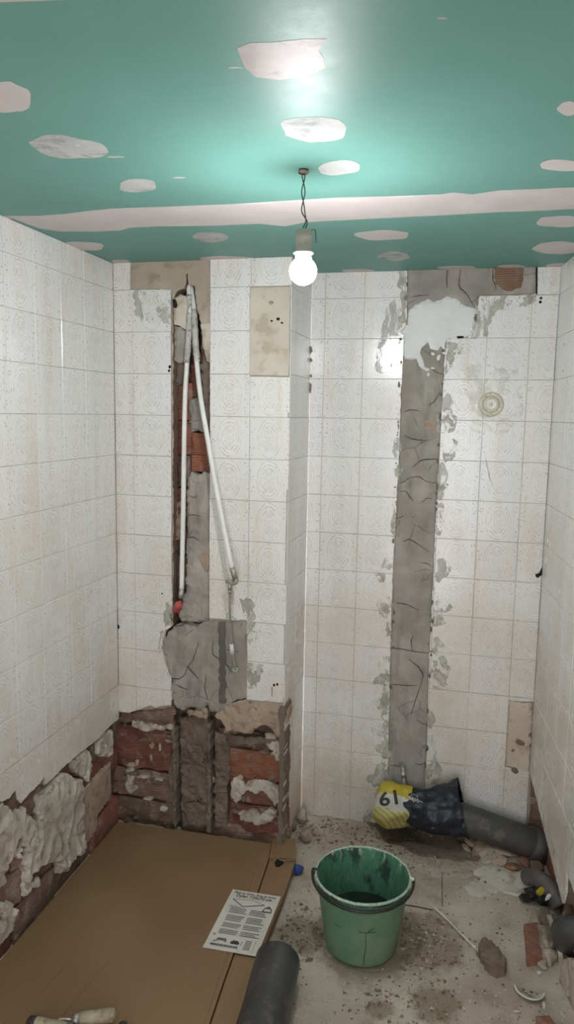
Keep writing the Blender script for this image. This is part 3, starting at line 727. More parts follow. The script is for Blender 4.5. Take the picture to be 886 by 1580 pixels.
for i, (x, y, a, b) in enumerate([(214, 1206, 10, 2.5), (236, 1212, 9, 3), (222, 1240, 8, 2.5), (246, 1256, 7, 4), (395, 1152, 10, 2.5), (240, 1160, 2, 6), (226, 1176, 2, 5), (206, 1120, 8, 3), (232, 1127, 9, 2.5)]):
    A_('plaster_fleck', blob(x, y, a, b, 0, 300+i, 12), .24, WPL, 40+i, .03, g=.06)
for i, (px_, py_, a, b) in enumerate([(384, 945, 0, 0)]): pass
A_('mortar_edge', [(431, 1092), (440.6, 1089), (439, 1180), (436.5, 1310), (428, 1310), (433, 1200)], -.055, CEMB, 71, .015, e=.0)
_r = random.Random(77)
for i in range(46):
    x = _r.uniform(180, 438); y = _r.uniform(1098, 1284)
    if 266 < x < 322 and _r.random() < .5: continue
    A_('mortar_lump', blob(x, y, _r.uniform(2.5, 9), _r.uniform(2, 5), _r.uniform(-.3, .3), 500+i, 9, .5), _r.uniform(.2, .28), [CEMB, RUBP, MUD, TPL, CEMB][i % 5], 500+i, .05, g=.07)
# smears on tiles of wall A
def smear(W, pts, mat=SMEAR, d=-.006, seed=0, amp=.05):
    return slab('mortar_smear', rj(W.P(pts), amp, seed), d, .005, mat, W.obj, grid=.15, amp=.002, seed=seed)
smear(WA, [(350, 954), (356, 935), (366, 926), (380, 922), (392, 930), (394, 956)], seed=1)
smear(WA, [(382, 960), (396, 962), (404, 985), (396, 998), (384, 1000)], seed=2)
smear(WA, [(382, 1022), (408, 1026), (402, 1045), (392, 1062), (382, 1062)], seed=3)
smear(WA, [(255, 930), (264, 922), (264, 965), (254, 968)], seed=4)
smear(WA, [(246, 975), (252, 972), (252, 1010), (244, 1004)], SMEARL, seed=5)
smear(WA, [(208, 448), (262, 448), (262, 500), (240, 490), (222, 500), (208, 480)], SMEARL, seed=6, amp=.06)
for (x, y, r) in [(423, 1057, .03), (428, 1056, .03), (182, 967, .05), (262, 566, .035), (261, 572, .03), (250, 916, .02)]:
    s_, z_ = WA.px(x, y); slab('tile_chip', jag([(s_+r*math.cos(a*math.pi/5), z_+r*1.2*math.sin(a*math.pi/5)) for a in range(10)], .02, .008, 2), -.004, .02, HOLE, WA.obj)
slab('tile_chip', WA.P([(419, 1060), (420.4, 1060), (420.6, 1075), (419.6, 1075)]), -.003, .02, CEMB, WA.obj)

# ================================================================ WALL RETURN
wallbody(WR, .06, LR, [], .12)
tiles(WR, [(0.0, 1.02, 0.), (1.02, LR, 0.)], ROWS, [], 12); grout(WR, 0, LR, [], 0)
if 0: slab('corner_strip', [(-.045, 0.0), (.0, 0.0), (.0, Z0-10.4), (-.045, Z0-10.4)], -.0, .06, SKIRT, WR.obj)
for (x, y, h) in [(478, 538, 8), (477.5, 560, 12), (477, 596, 9), (479, 548, 4)]:
    s_, z_ = WB.px(x, y); slab('corner_chip', blob(s_, z_, .025, h/120, 0, int(x+y), 10), -.012, .02, CEMB, WB.obj if WB.obj else WR.obj) if WB.obj else None

# ================================================================ WALL B (back right, cement strip)
HBp = [(629, 380), (829, 380), (829, 404), (828.5, 453), (790, 455), (741, 456), (737, 475), (733, 493), (728, 510), (722, 521), (690, 523), (686.6, 554), (682, 630), (676.5, 732), (672, 815), (669, 891), (665, 966), (661.4, 1042), (660, 1110), (657, 1193), (655, 1290), (596, 1290), (598.5, 1193), (600, 1110), (602, 1022), (604, 950), (606, 891),
       (610, 815), (613.6, 740), (617, 680), (618, 640), (619, 603), (622.5, 554), (624, 512), (627.5, 493), (628, 450)]
HB = rj(WB.P(HBp), .015, 3)
HB2 = rj(WB.P([(786, 1080), (834, 1084), (834, 1100), (826, 1192), (779, 1183)]), .02, 4)
wallbody(WB, -.05, LB+1.2, [], .3)
xb = 3.79511-XCB
colsB = [(0, xb, 1-xb)]
for k in range(6):
    a = xb+1.0047*k; b = min(a+1.0047, LB); colsB.append((a, b, 0.))
tiles(WB, colsB, ROWS, [HB, HB2], 13); grout(WB, 0, LB, [HB, HB2], 0)
strip = [(630, 396), (828, 396), (828, 452), (790, 454), (741, 455), (736, 475), (732, 493), (727, 510), (721, 520), (689, 522), (685.6, 554), (675.5, 732), (668, 891), (660.6, 1042), (656.3, 1193), (655, 1280), (598, 1280), (599.5, 1193), (603, 1022), (607, 891), (614.6, 740), (618, 680), (620, 603), (623.5, 554), (625, 512), (628.5, 493)]
slab('cement_strip', WB.P(strip), .012, .06, CEM, WB.obj, grid=.13, amp=.018, fr=1.1, seed=12, edge_in=.02)
for pts in [[(680, 604), (672, 618), (662, 626)], [(622, 636), (632, 632), (648, 634)], [(636, 722), (646, 712), (662, 708), (676, 709)], [(622, 672), (640, 678), (658, 680)], [(618, 746), (632, 737), (645, 735), (660, 743), (674, 746)], [(616, 758), (626, 758), (634, 768), (638, 774)],
            [(613, 800), (625, 796), (640, 798)], [(650, 776), (660, 768), (668, 770)], [(622, 836), (632, 832), (646, 840), (662, 852)], [(648, 868), (658, 869), (666, 874)], [(612, 930), (628, 933), (648, 942)], [(602, 1000), (618, 1001), (632, 1004), (640, 1005), (662, 1008)],
            [(637, 980), (634, 990), (638, 1004)], [(632, 1018), (645, 1028), (654, 1042), (650, 1055)], [(602, 1055), (620, 1057), (644, 1058)], [(650, 1055), (642, 1080), (634, 1104)], [(642, 1110), (652, 1116), (664, 1120)], [(602, 1180), (612, 1182), (624, 1184)],
            [(640, 1178), (648, 1180), (657, 1176)], [(631, 459), (648, 456), (662, 455)], [(690, 416), (690, 444)], [(711, 416), (708, 442), (722, 456), (732, 474)], [(762, 414), (760, 428), (766, 446)], [(664, 566), (672, 574), (684, 578)]]:
    crack(WB, pts, .014, 0.0)
slab('exposed_brick', rj(WB.P([(760, 400), (810, 400), (808, 430), (804, 444), (790, 449), (775, 446), (764, 438)]), .03, 5), -.004, .05, mat_brick('brick_dull', (.25, .14, .085), (.30, .18, .12), (.22, .19, .15)), WB.obj, grid=.1, amp=.02, seed=3, edge_in=.01)
slab('exposed_brick', rj(WB.P([(655, 650), (670, 648), (676, 658), (668, 664), (656, 662)]), .02, 6), .0, .05, TPL, WB.obj, grid=.1, amp=.01, seed=4)
FP = [(641, 470), (661, 461), (670, 466), (691, 457), (703, 460), (712, 468), (717, 471), (735, 477), (737, 488), (732, 500), (729, 516), (716, 522), (690, 523), (687, 530), (688, 541), (680, 534), (676, 541), (664, 538), (660, 528), (651, 536), (648, 544), (655, 564), (659, 574), (647, 565), (643, 554), (625, 554), (622, 540), (624, 518), (616, 512), (629, 500), (632, 478)]
tag(slab('filler_patch', rj(WB.P(FP), .02, 7), -.03, .045, FIL, WB.obj, grid=.1, amp=.025, fr=1.3, seed=21, edge_in=.03), 'fresh white filler spread across the head of the cement strip')
for i, q in enumerate([(672, 536, 4, 2), (668, 546, 3, 2), (677, 552, 2.5, 5), (660, 570, 3, 2), (661, 578, 2, 3), (668, 568, 3, 1.5), (686, 545, 3, 2)]):
    slab('filler_fleck', WB.P(blob(*q, .3, 60+i, 10)), -.015, .03, FIL, WB.obj)
slab('dark_gap', rj(WB.P([(705, 519), (716, 519), (716, 521.5), (706, 522)]), .01, 1), -.035, .02, HOLE, WB.obj)
slab('dark_gap', rj(WB.P([(731, 484), (736, 485), (735, 497), (732, 494)]), .01, 1), -.02, .02, CEMB, WB.obj)
tag(slab('mortar_patch', rj(WB.P([(786, 1082), (822, 1086), (820, 1130), (817, 1192), (780, 1182)]), .02, 8), .0, .05, TPL if False else SKIRT, WB.obj, grid=.09, amp=.03, seed=23, edge_in=.02), 'beige mortar where two tiles broke off by the right corner')
for i, q in enumerate([(803, 1146, 8, 4), (793, 1158, 4, 3), (795, 1189, 6, 4), (818, 1134, 2, 4), (819, 1150, 2, 3)]):
    slab('dark_gap', WB.P(blob(*q, .4, 80+i, 10)), -.012, .03, MUD, WB.obj)
# smears hugging the strip
smear(WB, [(612, 420), (628, 416), (627, 500), (622, 520), (588, 522), (590, 500), (600, 474), (612, 450)], SMEARL, seed=11, amp=.06)
smear(WB, [(616, 430), (628, 428), (626, 490), (620, 508), (614, 490), (618, 460)], SMEAR, -.01, 12, .06)
smear(WB, [(585, 524), (623, 522), (621, 560), (612, 556), (604, 574), (582, 574), (580, 550)], SMEARL, seed=13, amp=.07)
smear(WB, [(742, 457), (828, 456), (826, 466), (790, 486), (770, 478), (748, 496), (734, 500)], SMEAR, seed=14, amp=.05)
smear(WB, [(734, 470), (760, 470), (752, 520), (728, 522)], SMEARL, seed=15, amp=.05)
smear(WB, [(688, 526), (724, 532), (726, 542), (700, 548), (698, 560), (686, 580)], SMEAR, seed=16, amp=.05)
for i, q in enumerate([(690, 622, 10, 12), (693, 650, 12, 14), (695, 690, 12, 14), (684, 740, 6, 22), (686, 752, 8, 8), (680, 800, 6, 20), (684, 880, 8, 14), (683, 937, 11, 9), (680, 958, 9, 7), (676, 1000, 8, 10), (682, 1038, 13, 18), (668, 1110, 6, 10), (668, 1160, 8, 25), (672, 1195, 12, 14),
                       (584, 892, 6, 5), (592, 928, 10, 10), (590, 942, 8, 7), (597, 972, 4, 10), (590, 1022, 9, 8), (588, 1050, 10, 8), (584, 1088, 10, 8), (585, 1125, 10, 8), (590, 1160, 9, 10), (588, 1200, 14, 16), (610, 690, 6, 10), (612, 730, 5, 12), (608, 810, 6, 14), (594, 870, 5, 8), (594, 1100, 5, 40), (592, 1180, 6, 30)]):
    smear(WB, blob(q[0]+(3 if q[0] < 640 else -3), q[1], q[2]*1.35, q[3]*1.25, 0, 400+i, 14, .5), SMEAR if i % 3 else SMEARL, -.005-.0006*i, 20+i, .06)
smear(WB, [(718, 560), (800, 570), (806, 640), (780, 668), (728, 664), (720, 610)], alpha_mat('yellow_stain', (.60, .57, .44), (.66, .63, .52), 12, .42, .62, .7, 0, .3), seed=70, amp=.06)
smear(WB, [(560, 1262), (580, 1240), (598, 1225), (600, 1275), (560, 1272)], SMEAR, seed=71, amp=.05)
_r = random.Random(5)
for i in range(64):          # crumbs of mortar clinging to the cut edges of the strip
    y = _r.uniform(425, 1200); t_ = (y-420)/780; x = (628-30*t_-(4 if 500 < y < 900 else 0)) if i % 2 else (688-31*t_)
    if i % 2 == 0 and y < 540: continue
    slab('edge_crumb', WB.P(blob(x+_r.uniform(-1.5, 1.5), y, _r.uniform(.8, 2.2), _r.uniform(1, 5), 0, 700+i, 8, .6)), -.018, .03, CEMB if i % 3 else SMEAR, WB.obj)
for (x, y, r) in [(835, 460, .033), (834, 466, .036)]:
    s_, z_ = WB.px(x, y); slab('drill_hole', [(s_+r*math.cos(a*math.pi/6), z_+r*math.sin(a*math.pi/6)) for a in range(12)], -.004, .02, HOLE, WB.obj)
slab('dark_gap', WB.P([(827, 404), (830, 404), (829.5, 455), (827, 453)]), -.006, .02, HOLE, WB.obj)
slab('hole_in_tile', rj(WB.P([(826, 886), (832, 884), (836, 876), (841, 874), (843, 876), (838, 886), (830, 892), (827, 890)]), .01, 3), -.004, .02, HOLE, WB.obj)
crack(WB, [(749, 706), (754, 730), (760, 750)], .012, -.004, CEM, 'scratch')
for (x, y, h) in [(479, 540, .10), (478.5, 556, .06), (478, 598, .12), (478.2, 580, .05)]:
    s_, z_ = WB.px(x, y); slab('corner_chip', blob(s_+.02, z_, .035, h, 0, int(x+y), 12, .5), -.012, .02, CEMB, WB.obj)

# ================================================================ WALL L
HLp = [(260, 1068), (184, 1109), (172, 1118), (149.4, 1143), (135, 1153), (121.5, 1163.5), (101, 1181), (76, 1206.6), (69.6, 1211.6), (68.4, 1196.5), (62, 1209), (45.6, 1224), (33, 1239.5), (29, 1234), (27.3, 1216.7), (20, 1224), (15, 1232), (0, 1237), (-60, 1262), (-150, 1330), (-300, 1420), (-300, 1900), (0, 1700), (215, 1400)]
hl = WL.P(HLp[:-3]); hl = [q for q in hl]
hl = [(min(a, .3), b) for a, b in hl]; hl = [(.3, hl[0][1]+.0)]+hl[1:]
HL = rj(hl+[(hl[-1][0], -.5), (.3, -.5)], .012, 9)
sL = hl[-1][0]
wallbody(WL, -23.2, .0, [HL], .5, back=(sL-.3, .5, -.3, 4.5))
colsL = []; a = -.436
colsL.append((a, 0, 1-.436))
for k in range(8): colsL.append((a-1.0047, a, 0.)); a -= 1.0047
tiles(WL, colsL, ROWS, [HL], 14); grout(WL, -9.5, 0, [HL], 0)
b = 0
for r_ in range(5):
    z1 = 4.05-r_*.83; off = -.8 if r_ % 2 else 0.
    for k in range(6):
        s1 = .3+off-1.66*k; s0 = s1-1.6
        if s0 < sL-.2 and s1 < sL: continue
        b += 1; brick(WL, max(s0, sL-.3), min(s1, .5), z1-.78, z1, .13+.03*(b % 3), .5, [BRICKD, BRICK, BRICKD][(b*7) % 3], 100+b, .06, grid=.14)
def L_(name, pts, d, mat, seed, amp=.05, g=.06, ridge=.05):
    o = slab(name, rj(WL.P(pts), .04, seed), d, .35, mat, WL.obj, grid=g, amp=amp*.5, fr=1.6, seed=seed, edge_in=.035, ridge=ridge*1.2); return o
def c3(pts): return [(x/3.95, 1080+y/3.95) for x, y in pts]
L_('plaster_remnant', c3([(360, 470), (400, 445), (440, 460), (470, 490), (515, 490), (505, 590), (515, 660), (515, 800), (520, 920), (470, 960), (420, 1040), (375, 1060), (385, 1000), (330, 980), (270, 1010), (205, 1060), (165, 1110), (160, 1030), (170, 930), (240, 740), (245, 640), (262, 580), (300, 540)]), .0, WPL, 61, .06)
L_('plaster_remnant', c3([(0, 620), (60, 650), (100, 690), (150, 650), (160, 700), (200, 710), (240, 740), (240, 900), (170, 930), (150, 850), (125, 830), (80, 930), (60, 1000), (40, 1060), (55, 1110), (0, 1160), (-200, 1250), (-200, 760)]), .01, WPL, 62, .07)
L_('plaster_remnant', c3([(0, 1250), (90, 1235), (125, 1290), (105, 1370), (60, 1450), (0, 1500), (-30, 1420), (40, 1340)]), .05, WPL, 63)
L_('plaster_remnant', c3([(600, 262), (655, 205), (685, 180), (697, 260), (672, 350), (640, 330), (625, 350), (600, 330)]), .0, WPL, 64, .06)
L_('plaster_remnant', c3([(470, 370), (540, 300), (560, 330), (575, 400), (555, 500), (525, 480), (490, 450), (468, 420)]), .04, WPL, 65, .06)
L_('plaster_remnant', c3([(165, 1110), (200, 1060), (215, 1130), (260, 1080), (245, 1140), (205, 1145), (190, 1190), (165, 1200)]), .06, WPL, 66, .04)
L_('plaster_remnant', c3([(570, 280), (600, 270), (600, 340), (640, 350), (590, 380), (570, 350)]), .08, CEMB, 67, .06)
L_('render_remnant', c3([(515, 600), (560, 520), (700, 380), (700, 590), (620, 700), (610, 790), (520, 920), (515, 760)]), .08, TPL, 68, .04, ridge=0)
L_('white_chip', c3([(125, 950), (158, 885), (160, 900), (140, 975)]), .07, WPL, 69, .03)
L_('dark_crumble', c3([(135, 630), (200, 560), (290, 500), (380, 440), (300, 530), (255, 590), (235, 680), (170, 715), (155, 660)]), .16, MUD, 70, .08)

# ================================================================ WALL R
HRp = [(795, 1190), (818, 1194), (868, 1394), (872.5, 1376), (874, 1344), (878, 1354), (886, 1378), (905, 1440), (940, 1520), (940, 1600), (890, 1484), (878, 1478), (866, 1481), (858, 1440), (846, 1409), (842, 1400), (836, 1402), (840, 1440), (800, 1440)]
hr = WD.P(HRp)
hr = [(max(-.3, a), b) for a, b in hr]
# rebuild: hole bounded below by the broken lower skin which starts about 2.6 tiles out
top = hr[:9]; low = hr[9:15]
HR = rj([(-.3, top[0][1])]+top[1:]+low+[(WD.px(846, 1412)[0]-.05, -.5), (-.3, -.5)], .012, 10)
wallbody(WD, -.3, 23.3, [HR], .62, back=(-.5, 9, -.3, 3.2))
dR0 = WD.px(886, 507)[0]
colsR = []; a = .0
seamR = [0, .55]
a = .55; colsR.append((0, .55, .45))
for k in range(8): colsR.append((a, a+1.0047, 0.)); a += 1.0047
HRt = rj([(-.3, top[0][1])]+top[1:]+[(12, top[8][1]), (12, -.5), (-.3, -.5)], .012, 10)
tiles(WD, colsR, ROWS, [HRt], 15); grout(WD, 0, 9.5, [HRt], 0)
b = 0
for r_ in range(4):
    z1 = 2.75-r_*.72; off = .0 if r_ % 2 else .8
    for k in range(5):
        s0 = -.6+off*.5+1.66*k-(.4 if r_ % 2 else 0)
        if s0 > 6.5: continue
        b += 1; brick(WD, max(s0, -.4), s0+1.6, z1-.66, z1, .34+.04*(b % 2), .62, [BRICKD, BRICKD, BRICK][b % 3], 200+b, .07, grid=.16)
slab('lower_skin', rj(WD.P([(846, 1411), (858, 1441), (866, 1481), (878, 1479), (892, 1486), (940, 1590), (960, 1800), (900, 1640), (862, 1600)][:6])+[(WD.px(940, 1590)[0], 0.0), (WD.px(846, 1411)[0], 0.0)], .01, 11), -.03, .14, SKIRT, WD.obj, grid=.12, amp=.02, seed=31)
slab('loose_skin', rj(WD.P([(873, 1512), (876, 1496), (884, 1478), (900, 1486), (930, 1560), (900, 1560), (880, 1530)]), .02, 12), -.10, .0, RUBP, WD.obj, grid=.12, amp=.05, seed=32)
slab('dark_gap', WD.P(blob(872, 1536, 2.5, 9, .2, 5, 10)), -.04, .02, HOLE, WD.obj)
slab('dark_gap', WD.P(blob(876, 1512, 1.6, 8, .5, 6, 10)), -.04, .02, HOLE, WD.obj)
for (x, y) in [(869, 572), (871, 532), (836, 912)]:
    s_, z_ = WD.px(x, y); slab('tile_chip', blob(s_, z_, .05, .03, 0, int(x), 9), -.004, .02, TPL, WD.obj)

for i, (z0, z1) in enumerate([(0.05, .62), (.66, 1.28), (1.32, 1.92), (1.96, 2.5)]):
    brick(WB, LB+.06, LB+1.0, z0, z1, .0, .2, BRICKD, 250+i, .05)
# front wall (behind the camera); unseen doorway added to let ambient light in
WF = Wall('wall_front', (XR+2.2, -22.6, 0), (-1, 0, 0))
added_door = [(3.0, -1), (8.2, -1), (8.2, 13.4), (3.0, 13.4)]
vs, fs, _ = slab_data([(-.6, -.4), (14, -.4), (14, H+.05), (-.6, H+.05)], [added_door], 0, .6, smapw)
me = bpy.data.meshes.new('wall_front'); me.from_pydata([tuple(Vector(v)*U) for v in vs], [], fs); me.materials.append(SKIRT)
o = bpy.data.objects.new('wall_front', me); C.objects.link(o); o.matrix_world = WF.M; o['kind'] = 'structure'

# ================================================================ PENDANT BULB
bx, by = 4.90, -7.937
def Bz(dz): return (H-dz)*U
lamp = empty('pendant_bulb', (bx*U, by*U, H*U), 'bare glowing bulb in a grey socket hanging on twisted wires from the ceiling', 'light bulb')
def T(dz, dx=0, dy=0): return Matrix.Translation(((bx+dx)*U, (by+dy)*U, Bz(dz)))
# hook / hole collar
lathe('ceiling_collar', [(.004, 0), (.0105, -.001), (.012, -.005), (.009, -.009), (.003, -.010)], mk('collar', (.20, .14, .10), (.28, .21, .16), 60, .8, .4, 90), 20, T(0), lamp)
tube('hook', smooth_path([(bx*U-.009, by*U, Bz(.01)), (bx*U-.010, by*U-.004, Bz(.05)), (bx*U-.003, by*U-.008, Bz(.08)), (bx*U+.006, by*U-.006, Bz(.05))], 4), .0012, GLOVED, root=lamp, n=6)
for k, sg in enumerate((-1, 1)):
    pts = []
    for i in range(26):
        t = i/25; a = t*math.pi*3.2+(0 if sg > 0 else math.pi); rr = .0028*(1+.8*math.sin(t*math.pi)*(.6+.4*math.cos(6*t)))
        pts.append(((bx+.0+.055*math.exp(-((t-.85)/.12)**2))*U+rr*math.cos(a), by*U+rr*math.sin(a), Bz(.04+.82*t)))
    tube('wire', smooth_path(pts, 2), .0013, CORD, root=lamp, n=6)
sx = .02
lathe('socket', [(.001, .0), (.0165, .0), (.0185, -.003), (.0185, -.018), (.0180, -.045), (.0185, -.048), (.001, -.048)], SOCK, 32, T(.85, sx), lamp)
tube('socket_wire', smooth_path([((bx+sx)*U+.017, by*U-.004, Bz(.87)), ((bx+sx)*U+.026, by*U-.004, Bz(.86)), ((bx+sx)*U+.028, by*U-.004, Bz(.95)), ((bx+sx)*U+.029, by*U-.004, Bz(1.05))], 4), .0011, CORD, root=lamp, n=6)
lathe('bulb_collar', [(.010, 0), (.0215, 0), (.0225, -.002), (.0200, -.004), (.0175, -.006), (.0180, -.011), (.010, -.011)], WHITEP, 32, T(1.17, sx), lamp)
GL = mat_emit('bulb_glow', (.985, .985, 1.0, 1), BULB_E)
_t = GL.node_tree; _g = _t.nodes.new('ShaderNodeNewGeometry'); _s = _t.nodes.new('ShaderNodeSeparateXYZ'); _m = _t.nodes.new('ShaderNodeMapRange')
_t.links.new(_g.outputs['Normal'], _s.inputs[0]); _t.links.new(_s.outputs[2], _m.inputs[0]); _m.inputs[1].default_value = -.25; _m.inputs[2].default_value = .55; _m.inputs[3].default_value = BULB_E; _m.inputs[4].default_value = BULB_E*.27
_t.links.new(_m.outputs[0], _t.nodes['Principled BSDF'].inputs['Emission Strength'])   # a lamp with a plastic neck gives less light upward
prof = [(.0175, .0), (.0185, -.006)]+[(.0305*math.sin(a), -.030-.0305*math.cos(a)) for a in [math.radians(140-i*10) for i in range(0, 14)]]+[(.0005, -.0605)]
lathe('bulb_globe', prof, GL, 32, T(1.24, sx), lamp)

# ================================================================ WHITE PIPES IN THE CHASE
def wp(W, x, y, d):
    s_, z_ = W.px(x, y, d); return W.W(s_, z_, d)*U
def wpipe(label, body, sleeve):
    p0 = wp(WA, *body[0]); root = empty('water_pipe', p0, label, 'pipe', 'white water pipes in the left chase'); 
    tube('pipe_tube', smooth_path([wp(WA, *b) for b in body], 5), .0088, PEX, root=root, n=14)
    pts = smooth_path([wp(WA, *b) for b in sleeve], 5)
    vs, fs = tube_data(pts, [.0115+.003*noise.noise(Vector((i*.9, 1, len(sleeve)))) for i in range(len(pts))], 14)
    me = [Vector(v)+Vector((noise.noise(v*60), noise.noise(v*60+Vector((5, 5, 5))), 0))*.003 for v in vs]
    under(root, mesh('cement_sleeve', me, fs, SLEEVE, None, True, 1.0)); return root
p1 = wpipe('left white water pipe in the wall chase ending in a red cap', [(291.5, 425, .30), (292, 470, .16), (292, 520, .12), (288, 570, .10), (285.5, 620, .05), (284, 700, .02), (282.8, 790, .0), (281.5, 850, -.02), (280.3, 912, -.03)],
           [(291.5, 455, .2), (292, 490, .14), (291, 525, .10), (288, 560, .09)])
p2 = wpipe('right white water pipe leaning out over the tiles to a metal elbow', [(296, 442, .32), (300, 475, .18), (301.5, 520, .10), (304, 560, .04), (310, 615, -.06), (321, 680, -.2), (333, 750, -.32), (345, 812, -.42), (358, 878, -.5)],
           [(300, 478, .18), (301, 510, .11), (302, 535, .08), (304.5, 558, .05)])
a = wp(WA, 280.4, 908, -.03); b = wp(WA, 280, 923, -.03)
tube('metal_ferrule', [a, a.lerp(b, .3), a.lerp(b, .35), b], [.0095, .0095, .0108, .0108], CHROME, root=p1, n=16)
c = wp(WA, 278.5, 927, -.05); d = wp(WA, 271, 944, -.09)
tube('red_cap', [c, c.lerp(d, .15), c.lerp(d, .2), c.lerp(d, .6), c.lerp(d, .65), d], [.006, .009, .0145, .0155, .0125, .0135], RED, root=p1, n=14)
a = wp(WA, 358, 876, -.5); b = wp(WA, 363.5, 893, -.5)
tube('metal_ferrule', [a, b], .0105, BRASS, root=p2, n=16)
tube('elbow_fitting', smooth_path([wp(WA, 362.5, 889, -.5), wp(WA, 364.5, 897, -.5), wp(WA, 360, 900, -.48), wp(WA, 354, 898, -.44)], 4), .0085, BRASS, root=p2, n=14)
tube('tee_body', [wp(WA, 349, 897, -.44), wp(WA, 361, 898.5, -.44)], [.006, .011], BRASS, root=p2, n=14)
hose = empty('flexible_hose', wp(WA, 355, 903, -.44), 'thin braided metal hose hanging from the pipe elbow', 'hose')
tube('nut', [wp(WA, 355, 900, -.44), wp(WA, 355, 910, -.43)], .0085, CHROME, root=hose, n=6)
tube('ferrule', [wp(WA, 355, 910, -.43), wp(WA, 355, 916, -.42)], .0055, CHROME, root=hose, n=12)
tube('braid', smooth_path([wp(WA, 355, 915, -.42), wp(WA, 354.6, 940, -.36), wp(WA, 356, 970, -.28), wp(WA, 357.5, 997, -.22)], 5), .0042, CHROME, root=hose, n=10)
tube('white_sleeve', [wp(WA, 357.2, 994, -.22), wp(WA, 358.6, 1009, -.20)], .0078, WHITEP, root=hose, n=12)
tube('hose_tail', smooth_path([wp(WA, 358.4, 1009, -.2), wp(WA, 361, 1020, -.17), wp(WA, 362.5, 1029, -.15)], 4), .0035, CHROME, root=hose, n=8)
e = wp(WA, 363, 1033, -.15)
tube('end_ring', [e+Vector((.0085*math.cos(t), 0.003*math.sin(t), .005*math.sin(t))) for t in [k*math.pi/7 for k in range(14)]], .0028, CHROME, root=hose, n=8, closed=True)

# round fitting on wall B
cx_, cz_ = WB.px(758, 624)
Mb = Matrix.Translation(WB.W(cx_, cz_, 0)*U) @ WB.M.to_3x3().to_4x4() @ Matrix.Rotation(math.radians(90), 4, 'X')
rf = empty('wall_fitting', WB.W(cx_, cz_, 0)*U, 'round plaster-caked fitting set in the tiles high on the right wall', 'fitting')
CAKE = mk('caked_plaster', (.56, .53, .42), (.66, .63, .52), 30, .85, .6, 60, .004, c3=(.42, .39, .30))
lathe('ring', [(.046, -.002), (.044, .006), (.038, .010), (.031, .009), (.029, .003), (.028, -.004)], CAKE, 28, Mb, rf)
lathe('insert', [(.028, .002), (.024, .005), (.020, .005), (.018, -.004), (.0005, -.004)], CAKE, 24, Mb, rf)
for k, (a, r_) in enumerate([(2.2, .011), (1.1, .012), (3.6, .011), (4.7, .012), (5.6, .012)]):
    lathe('hole', [(.0038, -.0035), (.0036, .0002), (.0003, .0004)], HOLE, 10, Mb @ Matrix.Translation((r_*math.cos(a), r_*math.sin(a), -.001)), rf)
lathe('centre_screw', [(.006, -.004), (.006, .003), (.004, .005), (.0004, .005)], CAKE, 12, Mb, rf)
# stub in the strip
st = empty('pipe_stub', wp(WB, 623, 1188, -.05), 'short grey pipe stub sticking out at the foot of the cement strip', 'pipe')
tube('stub_tube', smooth_path([wp(WB, 619, 1180, .02), wp(WB, 622, 1186, -.25), wp(WB, 623, 1200, -.3), wp(WB, 624, 1216, -.32)], 4), .0085, BRASS, root=st, n=12)
tube('nut', [wp(WB, 622.5, 1191, -.28), wp(WB, 623, 1199, -.3)], .0125, CHROME, root=st, n=6)

# ================================================================ CAPPED DRAIN PIPE WITH BAGS
def ax(px, py, y): return at_y(px, py, y)
pipe_pts = [ax(597, 1240, -.62), ax(655, 1249, -.62), ax(716, 1263, -.62), ax(768, 1282, -.60), ax(815, 1299, -.55), ax(838, 1309, -.45)]
pr = empty('drain_pipe', pipe_pts[2]*U, 'thick dusty grey drain pipe lying along the foot of the right wall', 'pipe')
pa = [p*U for p in pipe_pts[1:]]
vs, fs = tube_data(pa, .057, 32, False); under(pr, mesh('pipe_body', vs, fs, PVCD, None, True, 1.0))
tube('pipe_socket', [pa[-2].lerp(pa[-1], .1), pa[-1]], .064, PVCD, root=pr, n=32)
def loft(name, cents, rads, mat, root, n=40, seed=0, amp=.006, capL=True, split=None):
    cents = [Vector(c) for c in cents]; N = len(cents); vs = []; fs = []
    for i in range(N):
        t = (cents[min(i+1, N-1)]-cents[max(i-1, 0)]).normalized(); zz = Vector((0, 0, 1)); a = (zz-t*zz.dot(t)).normalized(); b = t.cross(a)
        for k in range(n):
            th = 2*math.pi*k/n; r = rads(i/(N-1), th)
            v = cents[i]+(a*math.cos(th)+b*math.sin(th))*r
            nn = noise.noise(Vector((v.x*22, v.y*22, v.z*22+seed)))+.5*noise.noise(Vector((v.x*60, v.y*60, v.z*60+seed)))
            vs.append(v+(a*math.cos(th)+b*math.sin(th))*nn*amp)
    for i in range(N-1):
        for k in range(n): fs.append((i*n+k, i*n+(k+1) % n, (i+1)*n+(k+1) % n, (i+1)*n+k))
    if capL: fs.append(tuple(range(n))[::-1])
    me = bpy.data.meshes.new(name); me.from_pydata([tuple(v) for v in vs], [], fs); me.polygons.foreach_set('use_smooth', [True]*len(fs))
    mats = mat if isinstance(mat, list) else [mat]
    for m in mats: me.materials.append(m)
    o = link(name, me)
    if split:
        for i, f in enumerate(me.polygons):
            if i < (N-1)*n: f.material_index = split(i//n/(N-1), 2*math.pi*((i % n)+.5)/n)
    fix(me)
    return o, BVHTree.FromPolygons([tuple(v) for v in vs], fs)
